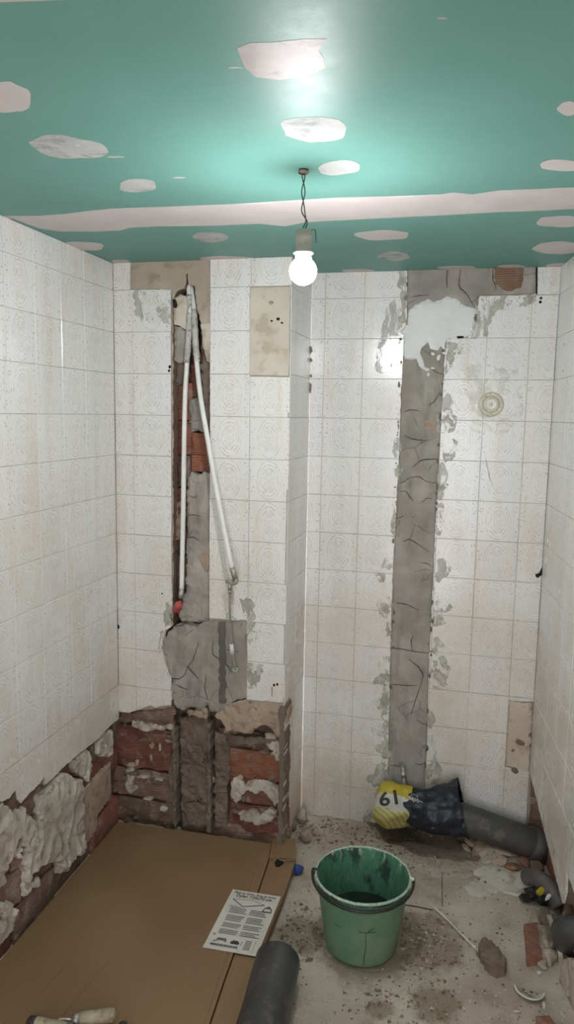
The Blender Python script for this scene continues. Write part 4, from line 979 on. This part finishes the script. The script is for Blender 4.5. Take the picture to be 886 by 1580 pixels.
# yellow / white bag end
def interp(P, k):
    return smooth_path(P, k)
yc = interp([ax(577, 1240, -.62), ax(586, 1242, -.62), ax(604, 1243, -.62), ax(622, 1245, -.62), ax(634, 1247, -.62)], 5)
def yr(t, th):
    base = .034+.050*min(1, (t/.35))**.6 if t < .35 else .084
    base *= (1-.22*max(0, t-.55)/.45)
    return base*(1+.10*math.cos(3*th+1)+.05*math.sin(5*th+2*t)) 
yb, ybv = loft('yellow_bag', [c*U for c in yc], yr, [YEL, WBAG, YSTR], None, 64, 3, .010,
    split=lambda t, th: (lambda m: 0 if m < .38+.2*t else 1 if m < 1.18+.1*t else 2)(min(th, 2*math.pi-th)))
ybag = empty('yellow_plastic_bag', yc[8]*U, 'crumpled yellow and white plastic bag marked 61 wrapped over the pipe end', 'bag')
under(ybag, yb); yb.name = 'bag_film'
# navy bag
nc = interp([ax(617, 1243, -.64), ax(640, 1247, -.64), ax(672, 1250, -.66), ax(700, 1250, -.68), ax(715, 1249, -.68)], 6)
def nr(t, th):
    base = .054+.030*min(1, t/.5)
    # open mouth pulled to an upper and a lower corner
    m = max(0, (t-.45)/.55)
    upc = max(0, math.cos(th-.12))**3; dnc = max(0, math.cos(th-math.pi-.1))**3
    return base*(1-.12*m)+m**1.2*(.052*upc+.050*dnc)+.004*math.sin(7*th+4*t)
nb, nbv = loft('navy_bag', [c*U for c in nc], nr, NAVY, None, 80, 9, .015, capL=False)
nbag = empty('navy_plastic_bag', nc[10]*U, 'dark navy plastic bag with white script wrapped around the drain pipe', 'bag')
under(nbag, nb); nb.name = 'bag_film'
for (t0, r_) in ((.30, .090),):
    pass
def text_mesh(s, size=1.0, extr=0.0, bold=0.0):
    cu = bpy.data.curves.new('lettering', 'FONT'); cu.body = s; cu.size = size; cu.offset = bold; cu.resolution_u = 3
    o = bpy.data.objects.new('lettering', cu); C.objects.link(o); bpy.context.view_layer.update()
    me = bpy.data.meshes.new_from_object(o.evaluated_get(bpy.context.evaluated_depsgraph_get())); bpy.data.objects.remove(o)
    bm = bmesh.new(); bm.from_mesh(me); bmesh.ops.triangulate(bm, faces=bm.faces)
    xs = [v.co.x for v in bm.verts]; ys = [v.co.y for v in bm.verts]
    x0, x1, y0, y1 = min(xs), max(xs), min(ys), max(ys)
    return bm, x0, x1, y0, y1
def project_mark(name, bm, box, quad, bvh, mat, root, off=.0022, depth_y=-.6, cuts=2):
    """lay flat lettering over a curved film: quad = four pixels (bl, br, tr, tl) used only to place it on the object's near side"""
    x0, x1, y0, y1 = box
    for _ in range(cuts): bmesh.ops.subdivide_edges(bm, edges=bm.edges, cuts=1, use_grid_fill=False); bmesh.ops.triangulate(bm, faces=bm.faces)
    Q = [Vector(q) for q in quad]
    for v in bm.verts:
        a = (v.co.x-x0)/(x1-x0); b = (v.co.y-y0)/(y1-y0)
        q = Q[0].lerp(Q[1], a).lerp(Q[3].lerp(Q[2], a), b)
        d = ray(q.x, q.y); hit = bvh.ray_cast(CP*U, d)
        v.co = (hit[0]-d*off) if hit[0] is not None else (at_y(q.x, q.y, depth_y)*U)
    me = bpy.data.meshes.new(name); bm.to_mesh(me); bm.free(); o = link(name, me, None, mat); under(root, o); return o
bm, x0, x1, y0, y1 = text_mesh('61', 1, bold=.022); tag(project_mark('number_print', bm, (x0, x1, y0, y1), [(586, 1245), (615, 1241), (611, 1218), (585, 1223)], ybv, INK, ybag), 'black number 61')
bm, x0, x1, y0, y1 = text_mesh('apapo~', 1, bold=.01); tag(project_mark('script_print', bm, (x0, x1, y0, y1), [(625, 1233), (652, 1243), (653, 1236), (627, 1227)], nbv, WHITEP, nbag), 'small white script lettering')
def strokes(name, polys, bvh, mat, root, wd=.0012, dy=-.7):
    for pts in polys:
        P = []
        for x, y in [(lambda v: (v.x, v.y))(q) for q in smooth_path([(x, y, 0) for x, y in pts], 5)]:
            d = ray(x, y); h = bvh.ray_cast(CP*U, d); P.append((h[0] if h[0] is not None else at_y(x, y, dy)*U)-d*.002)
        tube(name, P, wd, mat, root=root, n=5)
strokes('cloud_print', [[(634, 1228), (637, 1225.5), (641, 1226), (644, 1230), (644, 1234)]], nbv, WHITEP, nbag, .0007)
strokes('print_fleck', [[(661, 1226.5), (663, 1227.5)], [(666, 1227), (668, 1228)], [(667, 1277), (669, 1278)]], nbv, WHITEP, nbag, .0009)

# ================================================================ GREEN BUCKET
bc = Vector((5.742*U, -4.661*U, 0)); bc.z = floor_z(5.742, -4.661)*U+.004
bucket = empty('bucket', bc, 'green plastic bucket caked with mortar round the rim, standing on the floor', 'bucket')
MB_ = Matrix.Translation(bc)
hb = .236; rb_, rt_ = .113, .1475
def rr_(z): return rb_+(rt_-rb_)*(z/hb)
o = lathe('bucket_body', [(.0005, .004), (rb_-.012, .004), (rb_-.008, 0), (rb_-.001, .0), (rb_+.001, .006)]+[(rr_(z), z) for z in (.03, .06, .1, .14, .18, .205)]+[(rr_(.208)+.003, .208), (rr_(.212)+.004, .214), (rr_(.216)+.001, .218)], BUCK, 64, None); o.location = bc
bm = o; under(bucket, o)
o = lathe('bucket_inside', [(rr_(z)-.003, z) for z in (.232, .22, .18, .14, .1, .06, .02)]+[(rb_-.005, .008), (.0005, .008)], BUCKI, 64, None); o.location = bc; under(bucket, o)
rim = []
for k in range(10):
    a = math.pi*2*k/9; rim.append((rt_+.0005+.0042*math.cos(a), .231+.0045*math.sin(a)))
def rim_noise(o_):
    for v in o_.data.vertices:
        n_ = noise.noise(v.co*55)+.6*noise.noise(v.co*140); r = Vector((v.co.x, v.co.y, 0)).normalized(); v.co += r*n_*.0016+Vector((0, 0, n_*.0016))
o = lathe('rim', rim, mk('crusted_rim', (.34, .42, .34), (.48, .54, .47), 60, .75, .7, 90, .004, c3=(.14, .27, .18)), 96, None); rim_noise(o); o.location = bc; under(bucket, o)
o = lathe('slurry', [(.0005, .088), (.06, .0885), (rr_(.088)-.0035, .088)], WATER, 48, None); o.location = bc; under(bucket, o); o['label'] = 'dark water in the bottom of the bucket'
# bail handle lying round the front of the rim
hp = []
cdir = Vector((CP.x*U-bc.x, CP.y*U-bc.y, 0)).normalized(); side = Vector((-cdir.y, cdir.x, 0))
for k in range(41):
    a = -math.pi/2*1.03+math.pi*1.03*k/40
    rr2 = .1585
    dz = -.012*math.cos(a)
    p = side*rr2*math.sin(a)+cdir*(rr2+.002)*math.cos(a); hp.append(bc+Vector((p.x, p.y, .228+dz+.002*noise.noise(Vector((k*.4, 0, 0))))))
tube('handle', hp, .0045, BLACK, root=bucket, n=10)
for sgn in (-1, 1):
    e = bc+side*.1525*sgn*-1+Vector((0, 0, .226)); tube('handle_ear', [e-side*.008, e+side*.008], .011, BLACK if sgn > 0 else BUCK, root=bucket, n=14)
# drip mark down the front
def on_bucket(px, py):
    d = ray(px, py); o_ = CP*U
    lo = (o_+d*1.2); t = 1.2
    for _ in range(4000):
        q = o_+d*t; z = q.z-bc.z; r = math.hypot(q.x-bc.x, q.y-bc.y)
        if 0 < z < hb and r < rr_(z)+.0008: return q
        t += .0006
    return q
MARK = mk('drip_mark', (.055, .08, .055), (.10, .12, .085), 60, .8, .3, 60)
for pts, wd in [([(565, 1440), (564.5, 1450), (565, 1462), (562, 1476), (561, 1488)], .0014), ([(554, 1438), (560, 1439.5), (566, 1440), (572, 1439), (580, 1439)], .0016), ([(568, 1438), (574, 1435), (578, 1433)], .0012), ([(518, 1426), (522, 1430), (526, 1431)], .0014)]:
    tube('drip', [on_bucket(x, y) for x, y in pts], wd, MARK, root=bucket, n=5)

# ================================================================ CARDBOARD BOX
BT = .27
def bp(x, y, z=BT): q = at_z(x, y, z); return (q.x, q.y)
fold = [bp(421, 1294), bp(415, 1326), bp(399, 1374), bp(372, 1440), bp(345, 1516), bp(322, 1585)]
right = [bp(455, 1294), bp(457, 1310), bp(456, 1327), bp(438, 1380), bp(420, 1425), bp(399, 1480), bp(374, 1548), bp(362, 1585)]
LW = -1.07
near_y = -10.15
far = [(LW, -2.12), bp(240, 1276), bp(300, 1281), bp(360, 1286), bp(410, 1290)]
far = [(x, min(y, -2.08)) for x, y in far]
fr_ = lambda p, q, y: p[0]+(q[0]-p[0])*(y-p[1])/(q[1]-p[1])
box = empty('cardboard_box', (1.2*U, -6*U, 0), 'large flat brown cardboard box lying on the floor against the left wall', 'box')
fl_e = (fr_(fold[-2], fold[-1], near_y), near_y); rt_e = (fr_(right[-2], right[-1], near_y), near_y)
def bslab(name, poly, ztop, zbot, mat, seed, amp=.012, grid=.4, lab=None):
    o = slab(name, poly, 0, ztop-zbot, mat, None, mp=lambda a, b, d: (a, b, ztop-d), grid=grid, amp=amp, fr=.7, seed=seed)
    fix(o.data); under(box, o)
    if lab: o['label'] = lab
    return o
FLH = .05
bslab('top_panel', [(LW, near_y)]+[(fl_e[0]-.012, near_y)]+[(x-.012, y) for x, y in fold[::-1]]+[(fold[0][0]-.012, far[-1][1])]+far[::-1], BT, FLH, CARD, 1)
bslab('side_flap', [(x+.012, y) for x, y in fold[1:]]+[(fl_e[0]+.012, near_y), rt_e]+right[::-1][:-2], BT-.035, FLH, CARD, 2, .006, .3)
bslab('corner_flap', [fold[0], (fold[1][0], fold[1][1]+.03), (right[2][0], right[2][1]+.02), right[1], right[0]], BT+.02, FLH, CARD, 3, .02, .12, 'torn corner flap with a crumpled edge')
q = at_z(430, 1331, BT)
o = slab('torn_hole', [(q.x+.10*math.cos(a)*(1+.2*math.sin(3*a)), q.y+.13*math.sin(a)) for a in [k*math.pi/7 for k in range(14)]], 0, .05, HOLE, None, mp=lambda a, b, d: (a, b, BT+.004-d)); under(box, o)
tube('torn_curl', [v*U for v in smooth_path([at_z(423, 1330, BT+.01), at_z(428, 1324, BT+.07), at_z(436, 1328, BT+.05), at_z(455, 1326, BT+.03)], 5)], .0025, CARD, root=box, n=6)
for pts in [[(408, 1300), (395, 1340), (380, 1385)], [(215, 1375), (120, 1470), (40, 1560)], [(250, 1390), (170, 1480), (90, 1575)], [(352, 1470), (335, 1520), (316, 1580)]]:
    P = [at_z(x, y, BT-.003) for x, y in pts]
    tube('crease', [p*U for p in smooth_path(P, 6)], .0011, CARD, root=box, n=5)
# sheet label
LQ = [(312.7, 1461.6), (396.5, 1476), (433.7, 1383.5), (359.3, 1372)]       # bl br tr tl
LC = [at_z(x, y, BT+.012) for x, y in LQ]
def lab(u_, v_, dz=0):
    p = LC[0].lerp(LC[1], u_).lerp(LC[3].lerp(LC[2], u_), v_); return Vector((p.x, p.y, p.z+dz))
def lquad(us, dz=.003): return [lab(a, b, dz) for a, b in us]
N = 14; vs = []; fs = []
for j in range(N+1):
    for i in range(N+1): 
        u_ = i/N; v_ = j/N; p = lab(u_, v_); vs.append(p+Vector((0, 0, .004*noise.noise(Vector((u_*3, v_*3, 2))))))
for j in range(N):
    for i in range(N): fs.append((j*(N+1)+i, j*(N+1)+i+1, (j+1)*(N+1)+i+1, (j+1)*(N+1)+i))
lo = mesh('paper_label', vs, fs, PAPER, None, True); under(box, lo); lo['label'] = 'white printed information sheet stuck on the box'
pv = []; pf = []; gv = []; gf = []
def rectp(u0, v0, u1, v1, grey=False, dz=.008):
    V_, F_ = (gv, gf) if grey else (pv, pf); b = len(V_)
    V_ += lquad([(u0, v0), (u1, v0), (u1, v1), (u0, v1)], dz); F_.append((b, b+1, b+2, b+3))
def linep(a, b, t=.006, grey=False):
    d = Vector((b[0]-a[0], b[1]-a[1])); n = Vector((-d.y, d.x)).normalized()*t; V_, F_ = (gv, gf) if grey else (pv, pf); k = len(V_)
    V_ += lquad([(a[0]+n.x, a[1]+n.y), (b[0]+n.x, b[1]+n.y), (b[0]-n.x, b[1]-n.y), (a[0]-n.x, a[1]-n.y)], .008); F_.append((k, k+1, k+2, k+3))
def ltext(s, u0, v0, u1, v1, m=INK, bold=.01, nm='lettering'):
    bm, x0, x1, y0, y1 = text_mesh(s, 1, bold=bold)
    for v in bm.verts: v.co = lab(u0+(u1-u0)*(v.co.x-x0)/(x1-x0), v0+(v1-v0)*(v.co.y-y0)/(y1-y0), .009)*U
    me = bpy.data.meshes.new(nm); bm.to_mesh(me); bm.free(); o = link(nm, me, None, m); under(box, o); o.parent = lo; o.matrix_parent_inverse = Matrix.Identity(4); o.matrix_local = Matrix.Identity(4)
    return o
ltext('Plato de ducha / Base de duche', .08, .935, .92, .97)
ltext('Dylan 120x70 cm', .14, .862, .86, .925, bold=.012)
linep((.10, .83), (.36, .72), .009, True); linep((.36, .72), (.76, .80), .009, True); linep((.10, .83), (.50, .85), .003, True); linep((.5, .85), (.76, .8), .003, True)
# weight icon
for a, b in [((.76, .69), (.94, .69)), ((.76, .69), (.80, .755)), ((.94, .69), (.91, .755)), ((.80, .755), (.91, .755)), ((.83, .755), (.835, .78)), ((.88, .755), (.875, .78)), ((.835, .78), (.875, .78))]: linep(a, b, .008)
r = random.Random(4)
for k in range(17):
    v0 = .675-k*.0265
    if k in (4, 9, 13): continue
    rectp(.14, v0, .14+r.uniform(.30, .36), v0+.013, True)
    rectp(.54, v0, .54+r.uniform(.28, .36), v0+.013, True)
rectp(.10, .70, .34, .708, True)
for (a, b) in [((.16, .12), (.19, .17)), ((.19, .17), (.34, .17)), ((.34, .17), (.36, .12)), ((.20, .12), (.20, .15)), ((.20, .15), (.33, .15)), ((.33, .15), (.33, .12)), ((.12, .12), (.16, .12))]: linep(a, b, .006)
rectp(.44, .115, .60, .155); rectp(.47, .155, .57, .17); linep((.63, .11), (.65, .17), .005)
x = .10
while x < .60:
    wd = r.uniform(.004, .013); rectp(x, .055, x+wd, .088); x += wd+r.uniform(.003, .008)
for k in range(8): rectp(.70, .19-k*.019, .82, .198-k*.019, True)
linep((.88, .03), (.88, .22), .003, True); rectp(.07, .215, .10, .232); rectp(.64, .255, .93, .261, True)
for (V_, F_, m, nm) in ((pv, pf, INK, 'black_print'), (gv, gf, INKG, 'grey_print')):
    o = mesh(nm, V_, F_, m, lo); o['kind'] = 'stuff'
def rel_parent(o, root): pass

# ================================================================ PIPES AND ODD THINGS NEAR THE CAMERA
e0 = at_z(429, 1482, .50); e1 = at_z(392, 1640, .50); dr = (e1-e0).normalized(); a = e0*U; b = (e0+dr*7)*U
gp = empty('grey_pipe', a, 'thick grey plastic pipe lying beside the cardboard box, nearest the camera', 'pipe')
vs, fs = tube_data([a, a+dr*.004, a+dr*.05, b], [.0635, .066, .066, .066], 40, False); under(gp, mesh('pipe_body', vs, fs, PVC, None, True, 1.0))
vs, fs = tube_data([a+dr*.001, b], .061, 40, False); under(gp, mesh('pipe_bore', vs, [f[::-1] for f in fs], PVC, None, True, 1.0))
P4 = [at_z(449, 1500, .02), at_z(457, 1502, .02), at_z(438, 1600, .02), at_z(420, 1600, .02)]
tag(slab('flat_strip', [(p.x, p.y) for p in P4], 0, .16, PVCM, None, mp=lambda a, b, d: (a, b, .17-d)), 'narrow dark grey strip on the floor beside the near grey pipe', 'strip')
# tools lying on the box at the lower edge of the picture
gz = BT*U
HANDLE = mk('worn_handle', (.33, .28, .185), (.43, .375, .265), 22, .7, .4, 60, .002, c3=(.24, .19, .12), stretch=(1, 1, 1))
def gpt(x, y, h): q = at_z(x, y, BT)*U; q.z = gz+h; return q
def trowel(label, butt, neck, blade_dir, butt_mat, r=.0165):
    B0 = gpt(*butt, r+.003); N0 = gpt(*neck, r+.003); d = (N0-B0).normalized(); L = (N0-B0).length
    t = empty('trowel', B0, label, 'trowel')
    prof = [(0, .35), (.03, .8), (.08, 1.0), (.3, 1.04), (.55, .92), (.8, 1.0), (.93, .95), (1, .8)]
    o = tube('handle', [B0.lerp(N0, q) for q, _ in prof], [r*k for _, k in prof], HANDLE, root=t, n=20)
    if butt_mat is not None:
        tube('butt_cap', [B0-d*.003, B0+d*.004, B0+d*.020, B0+d*.024], [r*.5, r*1.05, r*1.08, r*.98], butt_mat, root=t, n=20)
    tube('ferrule', [N0-d*.002, N0+d*.018], [r*.86, r*.72], CHROME, root=t, n=18)
    bd = Vector((blade_dir[0], blade_dir[1], 0)).normalized(); T0 = N0+d*.018; T1 = N0+d*.05+Vector((0, 0, .004)); T2 = T1+bd*.03; T2.z = gz+.012
    tube('tang', smooth_path([T0, T1, T2, T2+bd*.02-Vector((0, 0, .007))], 5), .0042, CHROME, root=t, n=8)
    sd = Vector((-bd.y, bd.x, 0)); Q = T2+bd*.01; Q.z = gz+.0035
    out = [Q-sd*.035, Q-sd*.055+bd*.03, Q-sd*.03+bd*.11, Q+bd*.17, Q+sd*.03+bd*.11, Q+sd*.055+bd*.03, Q+sd*.035]
    vs = [v+Vector((0, 0, .001)) for v in out]+[v-Vector((0, 0, .001)) for v in out]; n_ = len(out)
    fs = [tuple(range(n_)), tuple(range(2*n_-1, n_-1, -1))]+[(i, n_+i, n_+(i+1) % n_, (i+1) % n_) for i in range(n_)]
    under(t, mesh('blade', vs, fs, CHROME, None, False, 1.0)); return t
trowel('trowel with a pale worn handle lying on the box at the bottom edge', (179, 1576), (122, 1583), (-.6, -1), None, .0175)
trowel('trowel with a dark-capped handle lying leftmost on the box', (44, 1586), (104, 1596), (.2, -1), GLOVED, .0150)
ch = empty('chisel', gpt(190, 1590, .015), 'tool with a dark round grip lying on the box beside the pale handle', 'chisel')
c0 = gpt(189, 1588, .0155); c1 = gpt(196, 1650, .0155); dd = (c1-c0).normalized()
tube('grip', [c0-dd*.002, c0+dd*.004, c0+dd*.02, c0+dd*.09, c0+dd*.10], [.006, .0125, .0145, .0135, .009], GLOVED, root=ch, n=20)
tube('steel_shaft', [c0+dd*.10, c0+dd*.24], .006, CHROME, root=ch, n=12)
# small things on the floor
def fr3(px, py, dz=-.01): return onfloor(px, py, dz)*U
rock('rubble_chunk', fr3(471, 1298), (.058, .075, .062), RUB, 5, rot=(.3, .2, .5), label='angular brown rubble chunk beside the corner of the column')
rock('rubble_chunk', fr3(466, 1272), (.045, .05, .075), RUBP, 9, rot=(.1, .1, .2), label='pale upright mortar lump leaning on the column foot', cat='rubble')
rock('rubble_chunk', fr3(452, 1282), (.04, .05, .05), CEMB, 12, label='small brown mortar crumb wedged behind the box corner', cat='rubble')
rock('blue_cap', fr3(460, 1348), (.044, .044, .042), BLUE, 3, rough=.15, label='small blue plastic piece beside the box edge', cat='plastic piece')
_c = [onfloor(*q) for q in ((738, 1470), (742, 1462), (750, 1461), (762, 1472), (775, 1486), (782, 1498), (778, 1507), (766, 1510), (752, 1500), (742, 1486))]
tag(slab('mud_clod', jag([(c.x, c.y) for c in _c], .09, .03, 5), 0, .26, MUD, None, mp=lambda a, b, d: (a, b, floor_z(a, b)+.24-d), grid=.06, amp=.05, fr=3, seed=3, edge_in=.05), 'brown clod of dried mortar at the end of the rod', 'clod')
rock('rubble_chunk', fr3(768, 1502), (.03, .035, .022), MUD, 15, label='dark crumb broken off the brown clod', cat='rubble')
a = fr3(668, 1402, .05); b = fr3(741, 1474, .06); a.z += .002
stk = [a, a.lerp(b, .3)+Vector((.002, 0, .001)), a.lerp(b, .65)+Vector((-.002, 0, .002)), a.lerp(b, .85), b]
rod = tube('metal_rod', smooth_path(stk, 4), [.0034]*8+[.0040]*4+[.0055]*5, mk('plastered_rod', (.60, .55, .47), (.74, .69, .61), 30, .6, .4, 60, c3=(.30, .24, .18)), None, 8); tag(rod, 'thin plaster-splashed rod lying on the floor right of the bucket', 'rod')
# red brick offcut
cs = [onfloor(*q) for q in ((808, 1437), (829, 1435), (836, 1489), (813, 1492))]
top = [Vector((c.x, c.y, c.z+.20)) for c in cs]
cen = sum(top, Vector())/4
r = random.Random(8)
tag(slab('brick_piece', jag([(c.x, c.y) for c in top], .14, .012, 4), 0, .2, RUBR, None, mp=lambda a, b, d: (a, b, floor_z(a, b)+.2-d), grid=.08, amp=.012, fr=4, seed=3, edge_in=.015), 'red brick offcut lying near the foot of the right wall', 'brick')
# curved shard
sc_ = fr3(817, 1532); vs = []; fs = []
na, nr_ = 22, 6
for j in range(nr_+1):
    for i in range(na+1):
        a = math.pi*(-.98)+math.pi*(1.0)*i/na-.15; q = j/nr_; rr3 = .041*q*(1+.06*noise.noise(Vector((math.cos(a), math.sin(a), 3))))
        vs.append(Vector((rr3*math.cos(a), rr3*math.sin(a)*1.05, .002+.013*q**3)))
for j in range(nr_):
    for i in range(na): fs.append((j*(na+1)+i, j*(na+1)+i+1, (j+1)*(na+1)+i+1, (j+1)*(na+1)+i))
sh = empty('ceramic_shard', sc_, 'curved pale-edged shard full of dirt on the floor at the lower right', 'shard')
o = mesh('shard_body', [v+sc_ for v in vs], fs, RUBP, None, True, 1.0); m_ = o.modifiers.new('s', 'SOLIDIFY'); m_.thickness = .004; under(sh, o)
tube('pale_edge', [sc_+vs[nr_*(na+1)+i]+Vector((0, 0, .002)) for i in range(na+1)], .0024, RUBP if False else FIL, root=sh, n=6)
for k in range(9):
    rr = random.Random(k+50); rock('dirt', sc_+Vector((rr.uniform(-.022, .022), rr.uniform(-.026, .002), .003)), (.012, .01, .009), MUD if k % 2 else RUB, 60+k, 1, parent=sh)
for i, (x, y, sz, m, lb, ct) in enumerate([(797, 1562, (.030, .014, .009), RUBP, 'small pale plaster chip below the curved shard', 'chip'), (840, 1552, (.010, .034, .008), FIL, 'thin white splinter by the foot of the right wall', 'chip'), (842, 1592, (.07, .06, .05), RUBR, 'red brick lump at the bottom right corner', 'brick'),
        (832, 1503, (.016, .014, .012), FIL, 'small white pebble under the brick offcut', 'pebble'), (837, 1491, (.016, .014, .013), RUBP, 'small white pebble at the corner of the brick offcut', 'pebble'), (776, 1520, (.012, .006, .006), MUD, 'tiny brown splinter right of the clod', 'chip')]):
    rock('chip' if 'brick' not in lb or 'pebble' in ct else 'brick_lump', fr3(x, y), sz, m, 70+i, 1, label=lb, cat=ct)
# ---- the recess of the right wall
el = empty('elbow_pipe', at_z(840, 1368, .3)*U, 'dark grey pipe elbow coming out of the recess under the right wall', 'pipe')
P = [at_z(815, 1352, .25), at_z(830, 1356, .42), at_z(845, 1366, .42), at_z(857, 1380, .35), at_z(866, 1398, .2)]
tube('pipe_bend', [p*U for p in smooth_path(P, 6)], .030, mk('purple_grey_pvc', (.085, .07, .07), (.12, .10, .10), 10, .5, .2, 40, c3=(.15, .125, .11)), root=el, n=24)
wr = empty('black_wrapper', fr3(825, 1396), 'crumpled black wrapper with a yellow mark in front of the pipe elbow', 'wrapper')
o = rock('wrapper_film', fr3(828, 1394, .02), (.075, .06, .062), BLACK, 21, 3, .9, (.3, .2, .4)); under(wr, o)
o = rock('wrapper_film', fr3(812, 1392, .0), (.06, .045, .03), BLACK, 24, 3, .9, (.1, .2, 1.4)); under(wr, o)
o = rock('yellow_mark', at_z(833, 1382, .42)*U, (.030, .007, .040), YEL, 23, 2, .3, (.0, .3, .2)); under(wr, o)
o = rock('white_scrap', at_z(845, 1390, .30)*U, (.014, .006, .034), WHITEP, 25, 2, .5, (.0, .5, .2)); under(wr, o)
# upright black pipe end at the right border
bpq = at_z(905, 1440, .75)*U
bp_ = empty('black_pipe', bpq, 'black open-ended pipe cut off by the right border, above the lower wall skin', 'pipe')
axd = Vector((.45, -.62, .62)).normalized(); a = bpq-axd*.10; b = bpq+axd*.03
vs, fs = tube_data([a, b], .056, 36, False); vi, fi = tube_data([a, b], .050, 36, False); k = len(vs)
n_ = 36; ring = [(n_+i, n_+(i+1) % n_, k+n_+(i+1) % n_, k+n_+i) for i in range(n_)]
under(bp_, mesh('pipe_body', vs+vi, fs+[tuple(j+k for j in f[::-1]) for f in fi]+ring, BLACK if False else PVC, None, True, 1.0))
for i, (x, y, z, sz, m) in enumerate([(868, 1455, .25, (.09, .10, .07), RUBR), (878, 1470, .3, (.10, .09, .08), RUB), (862, 1425, .1, (.08, .09, .06), RUB), (856, 1405, .0, (.08, .08, .05), RUBP), (884, 1492, .1, (.12, .12, .08), RUBR)]):
    s_ = at_z(x, y, z)*U; s_.x += .05; s_.z = z*U
    rock('rubble_chunk', s_, sz, m, 90+i, 2, label=['red-brown rubble lump behind the lower wall skin at the right', 'brown rubble lump heaped against the black pipe', 'rubble lump under the tip of the broken tiles', 'pale rubble lump at the top of the lower wall skin', 'red brick lump behind the loose wall skin'][i], cat='rubble')
# long mortar strips at the foot of the right wall
for i, (q0, q1, wd, m, lb) in enumerate([((826, 1408), (838, 1498), .026, WOODW, 'long weathered mortar strip beside the red brick offcut'), ((838, 1404), (849, 1492), .030, WOODW, 'long weathered mortar strip against the lower wall skin')]):
    A0 = onfloor(*q0); A1 = onfloor(*q1); P = [A0.lerp(A1, k/9)+Vector((.03*noise.noise(Vector((k*.8, i, 0))), 0, .06+.05*noise.noise(Vector((k*.7, i, 4))))) for k in range(10)]
    vs, fs = tube_data([p*U for p in smooth_path(P, 3)], [wd*(.75+.5*noise.noise(Vector((k*.45, 3, i))))*min(1, .35+.65*min(k, 27-k)/3) for k in range(28)], 11)
    vs = [Vector((v.x+.006*noise.noise(v*40), v.y+.006*noise.noise(v*40+Vector((9, 0, 0))), max(v.z, 0)*.8)) for v in vs]
    tag(mesh('mortar_strip', vs, fs, m, None, False, 1.0), lb, 'strip')
# rubble under and beside the drain pipe
rp = random.Random(31)
RB = [(742, 1312, .07), (760, 1320, .08), (782, 1322, .075), (798, 1332, .06), (812, 1334, .07), (770, 1332, .05), (752, 1330, .045), (730, 1304, .05), (826, 1340, .06), (790, 1340, .05), (809, 1322, .05), (720, 1310, .035)]
WH = ['leftmost small', 'large left-of-centre', 'large middle', 'centre right', 'rightmost large']
lbl = ['reddish rubble piece under the left part of the drain pipe', 'largest pinkish rubble piece under the drain pipe', 'flat rubble piece in front of the middle of the drain pipe', 'rubble piece in front of the right part of the drain pipe', 'rubble piece just left of the wall recess',
       'small rubble piece below the largest pinkish one', 'small rubble piece at the front left of the heap', 'small rubble piece nearest the navy bag', 'dark rubble piece at the mouth of the wall recess', 'reddish slab edge at the front of the heap', 'small rubble piece tucked beneath the pipe socket', 'tiny rubble piece below the mouth of the navy bag']
for i, (x, y, s_) in enumerate(RB):
    rock('rubble_chunk', fr3(x, y, -.05), (s_*1.5, s_, s_*.6), [TPL, RUBP, TPL, RUB, RUBR][i % 5], 130+i, 2, rot=(rp.uniform(-.3, .3), rp.uniform(-.3, .3), rp.uniform(0, 3)), label=lbl[i], cat='rubble', group='rubble under the drain pipe')
# loose grit
def grit(name, n, place, size, mats, label, seed):
    r = random.Random(seed); vs = []; fs = []; mi = []
    for k in range(n):
        x, y = place(r)
        if not (-1.0 < x < 9.9 and y < -.15): continue
        if x < 4.0 and y < -2.0: continue
        if math.hypot(x-5.742, y+4.661) < .8: continue
        s = size*(.35+r.random()**2*1.3); z = floor_z(x, y); b = len(vs)
        ang = r.uniform(0, 6.28)
        for (a, bb, c) in ((1, 0, 0), (-.5, .8, 0), (-.5, -.8, 0), (.1, .1, .8), (.3, -.3, -.3)):
            ra = a*math.cos(ang)-bb*math.sin(ang); rb2 = a*math.sin(ang)+bb*math.cos(ang)
            vs.append((x+ra*s*r.uniform(.7, 1.3), y+rb2*s*r.uniform(.7, 1.3), z+c*s*r.uniform(.4, .9)+s*.15))
        for f in ((0, 1, 3), (1, 2, 3), (2, 0, 3), (1, 0, 4), (2, 1, 4), (0, 2, 4)): fs.append(tuple(b+i for i in f)); mi.append(k % len(mats))
    me = bpy.data.meshes.new(name); me.from_pydata([tuple(Vector(v)*U) for v in vs], [], fs)
    for m in mats: me.materials.append(m)
    me.polygons.foreach_set('material_index', mi); o = link(name, me); tag(o, label, 'grit', kind='stuff'); return o
def spread(r): return r.uniform(3.4, 9.8), -.2-r.random()*8.5
def wallfoot(r): return r.uniform(3.5, 9.5), -.2-abs(r.gauss(0, .7))
cent = [at_z(x, y) for x, y, _, _ in SPOTS[:4]]
def damp(r):
    c = r.choice([cent[0], cent[0], cent[0], cent[1], cent[1], cent[2], cent[3]]); return c.x+r.gauss(0, .42), c.y+r.gauss(0, .5)
grit('floor_grit', 1300, spread, .026, [RUB, RUBP, RUBR, MUD], 'fine grit and mortar crumbs scattered over the concrete floor', 1)
grit('wall_foot_crumbs', 900, wallfoot, .05, [RUB, RUBP, TPL, RUBR], 'brown crumbs and dust along the foot of the right back wall', 2)
grit('damp_gravel', 900, damp, .045, [mk('ochre_grit', (.19, .14, .075), (.27, .20, .12), 30, .7, .3, 60), MUD, RUBP], 'ochre wet gravel in patches around the bucket', 3)
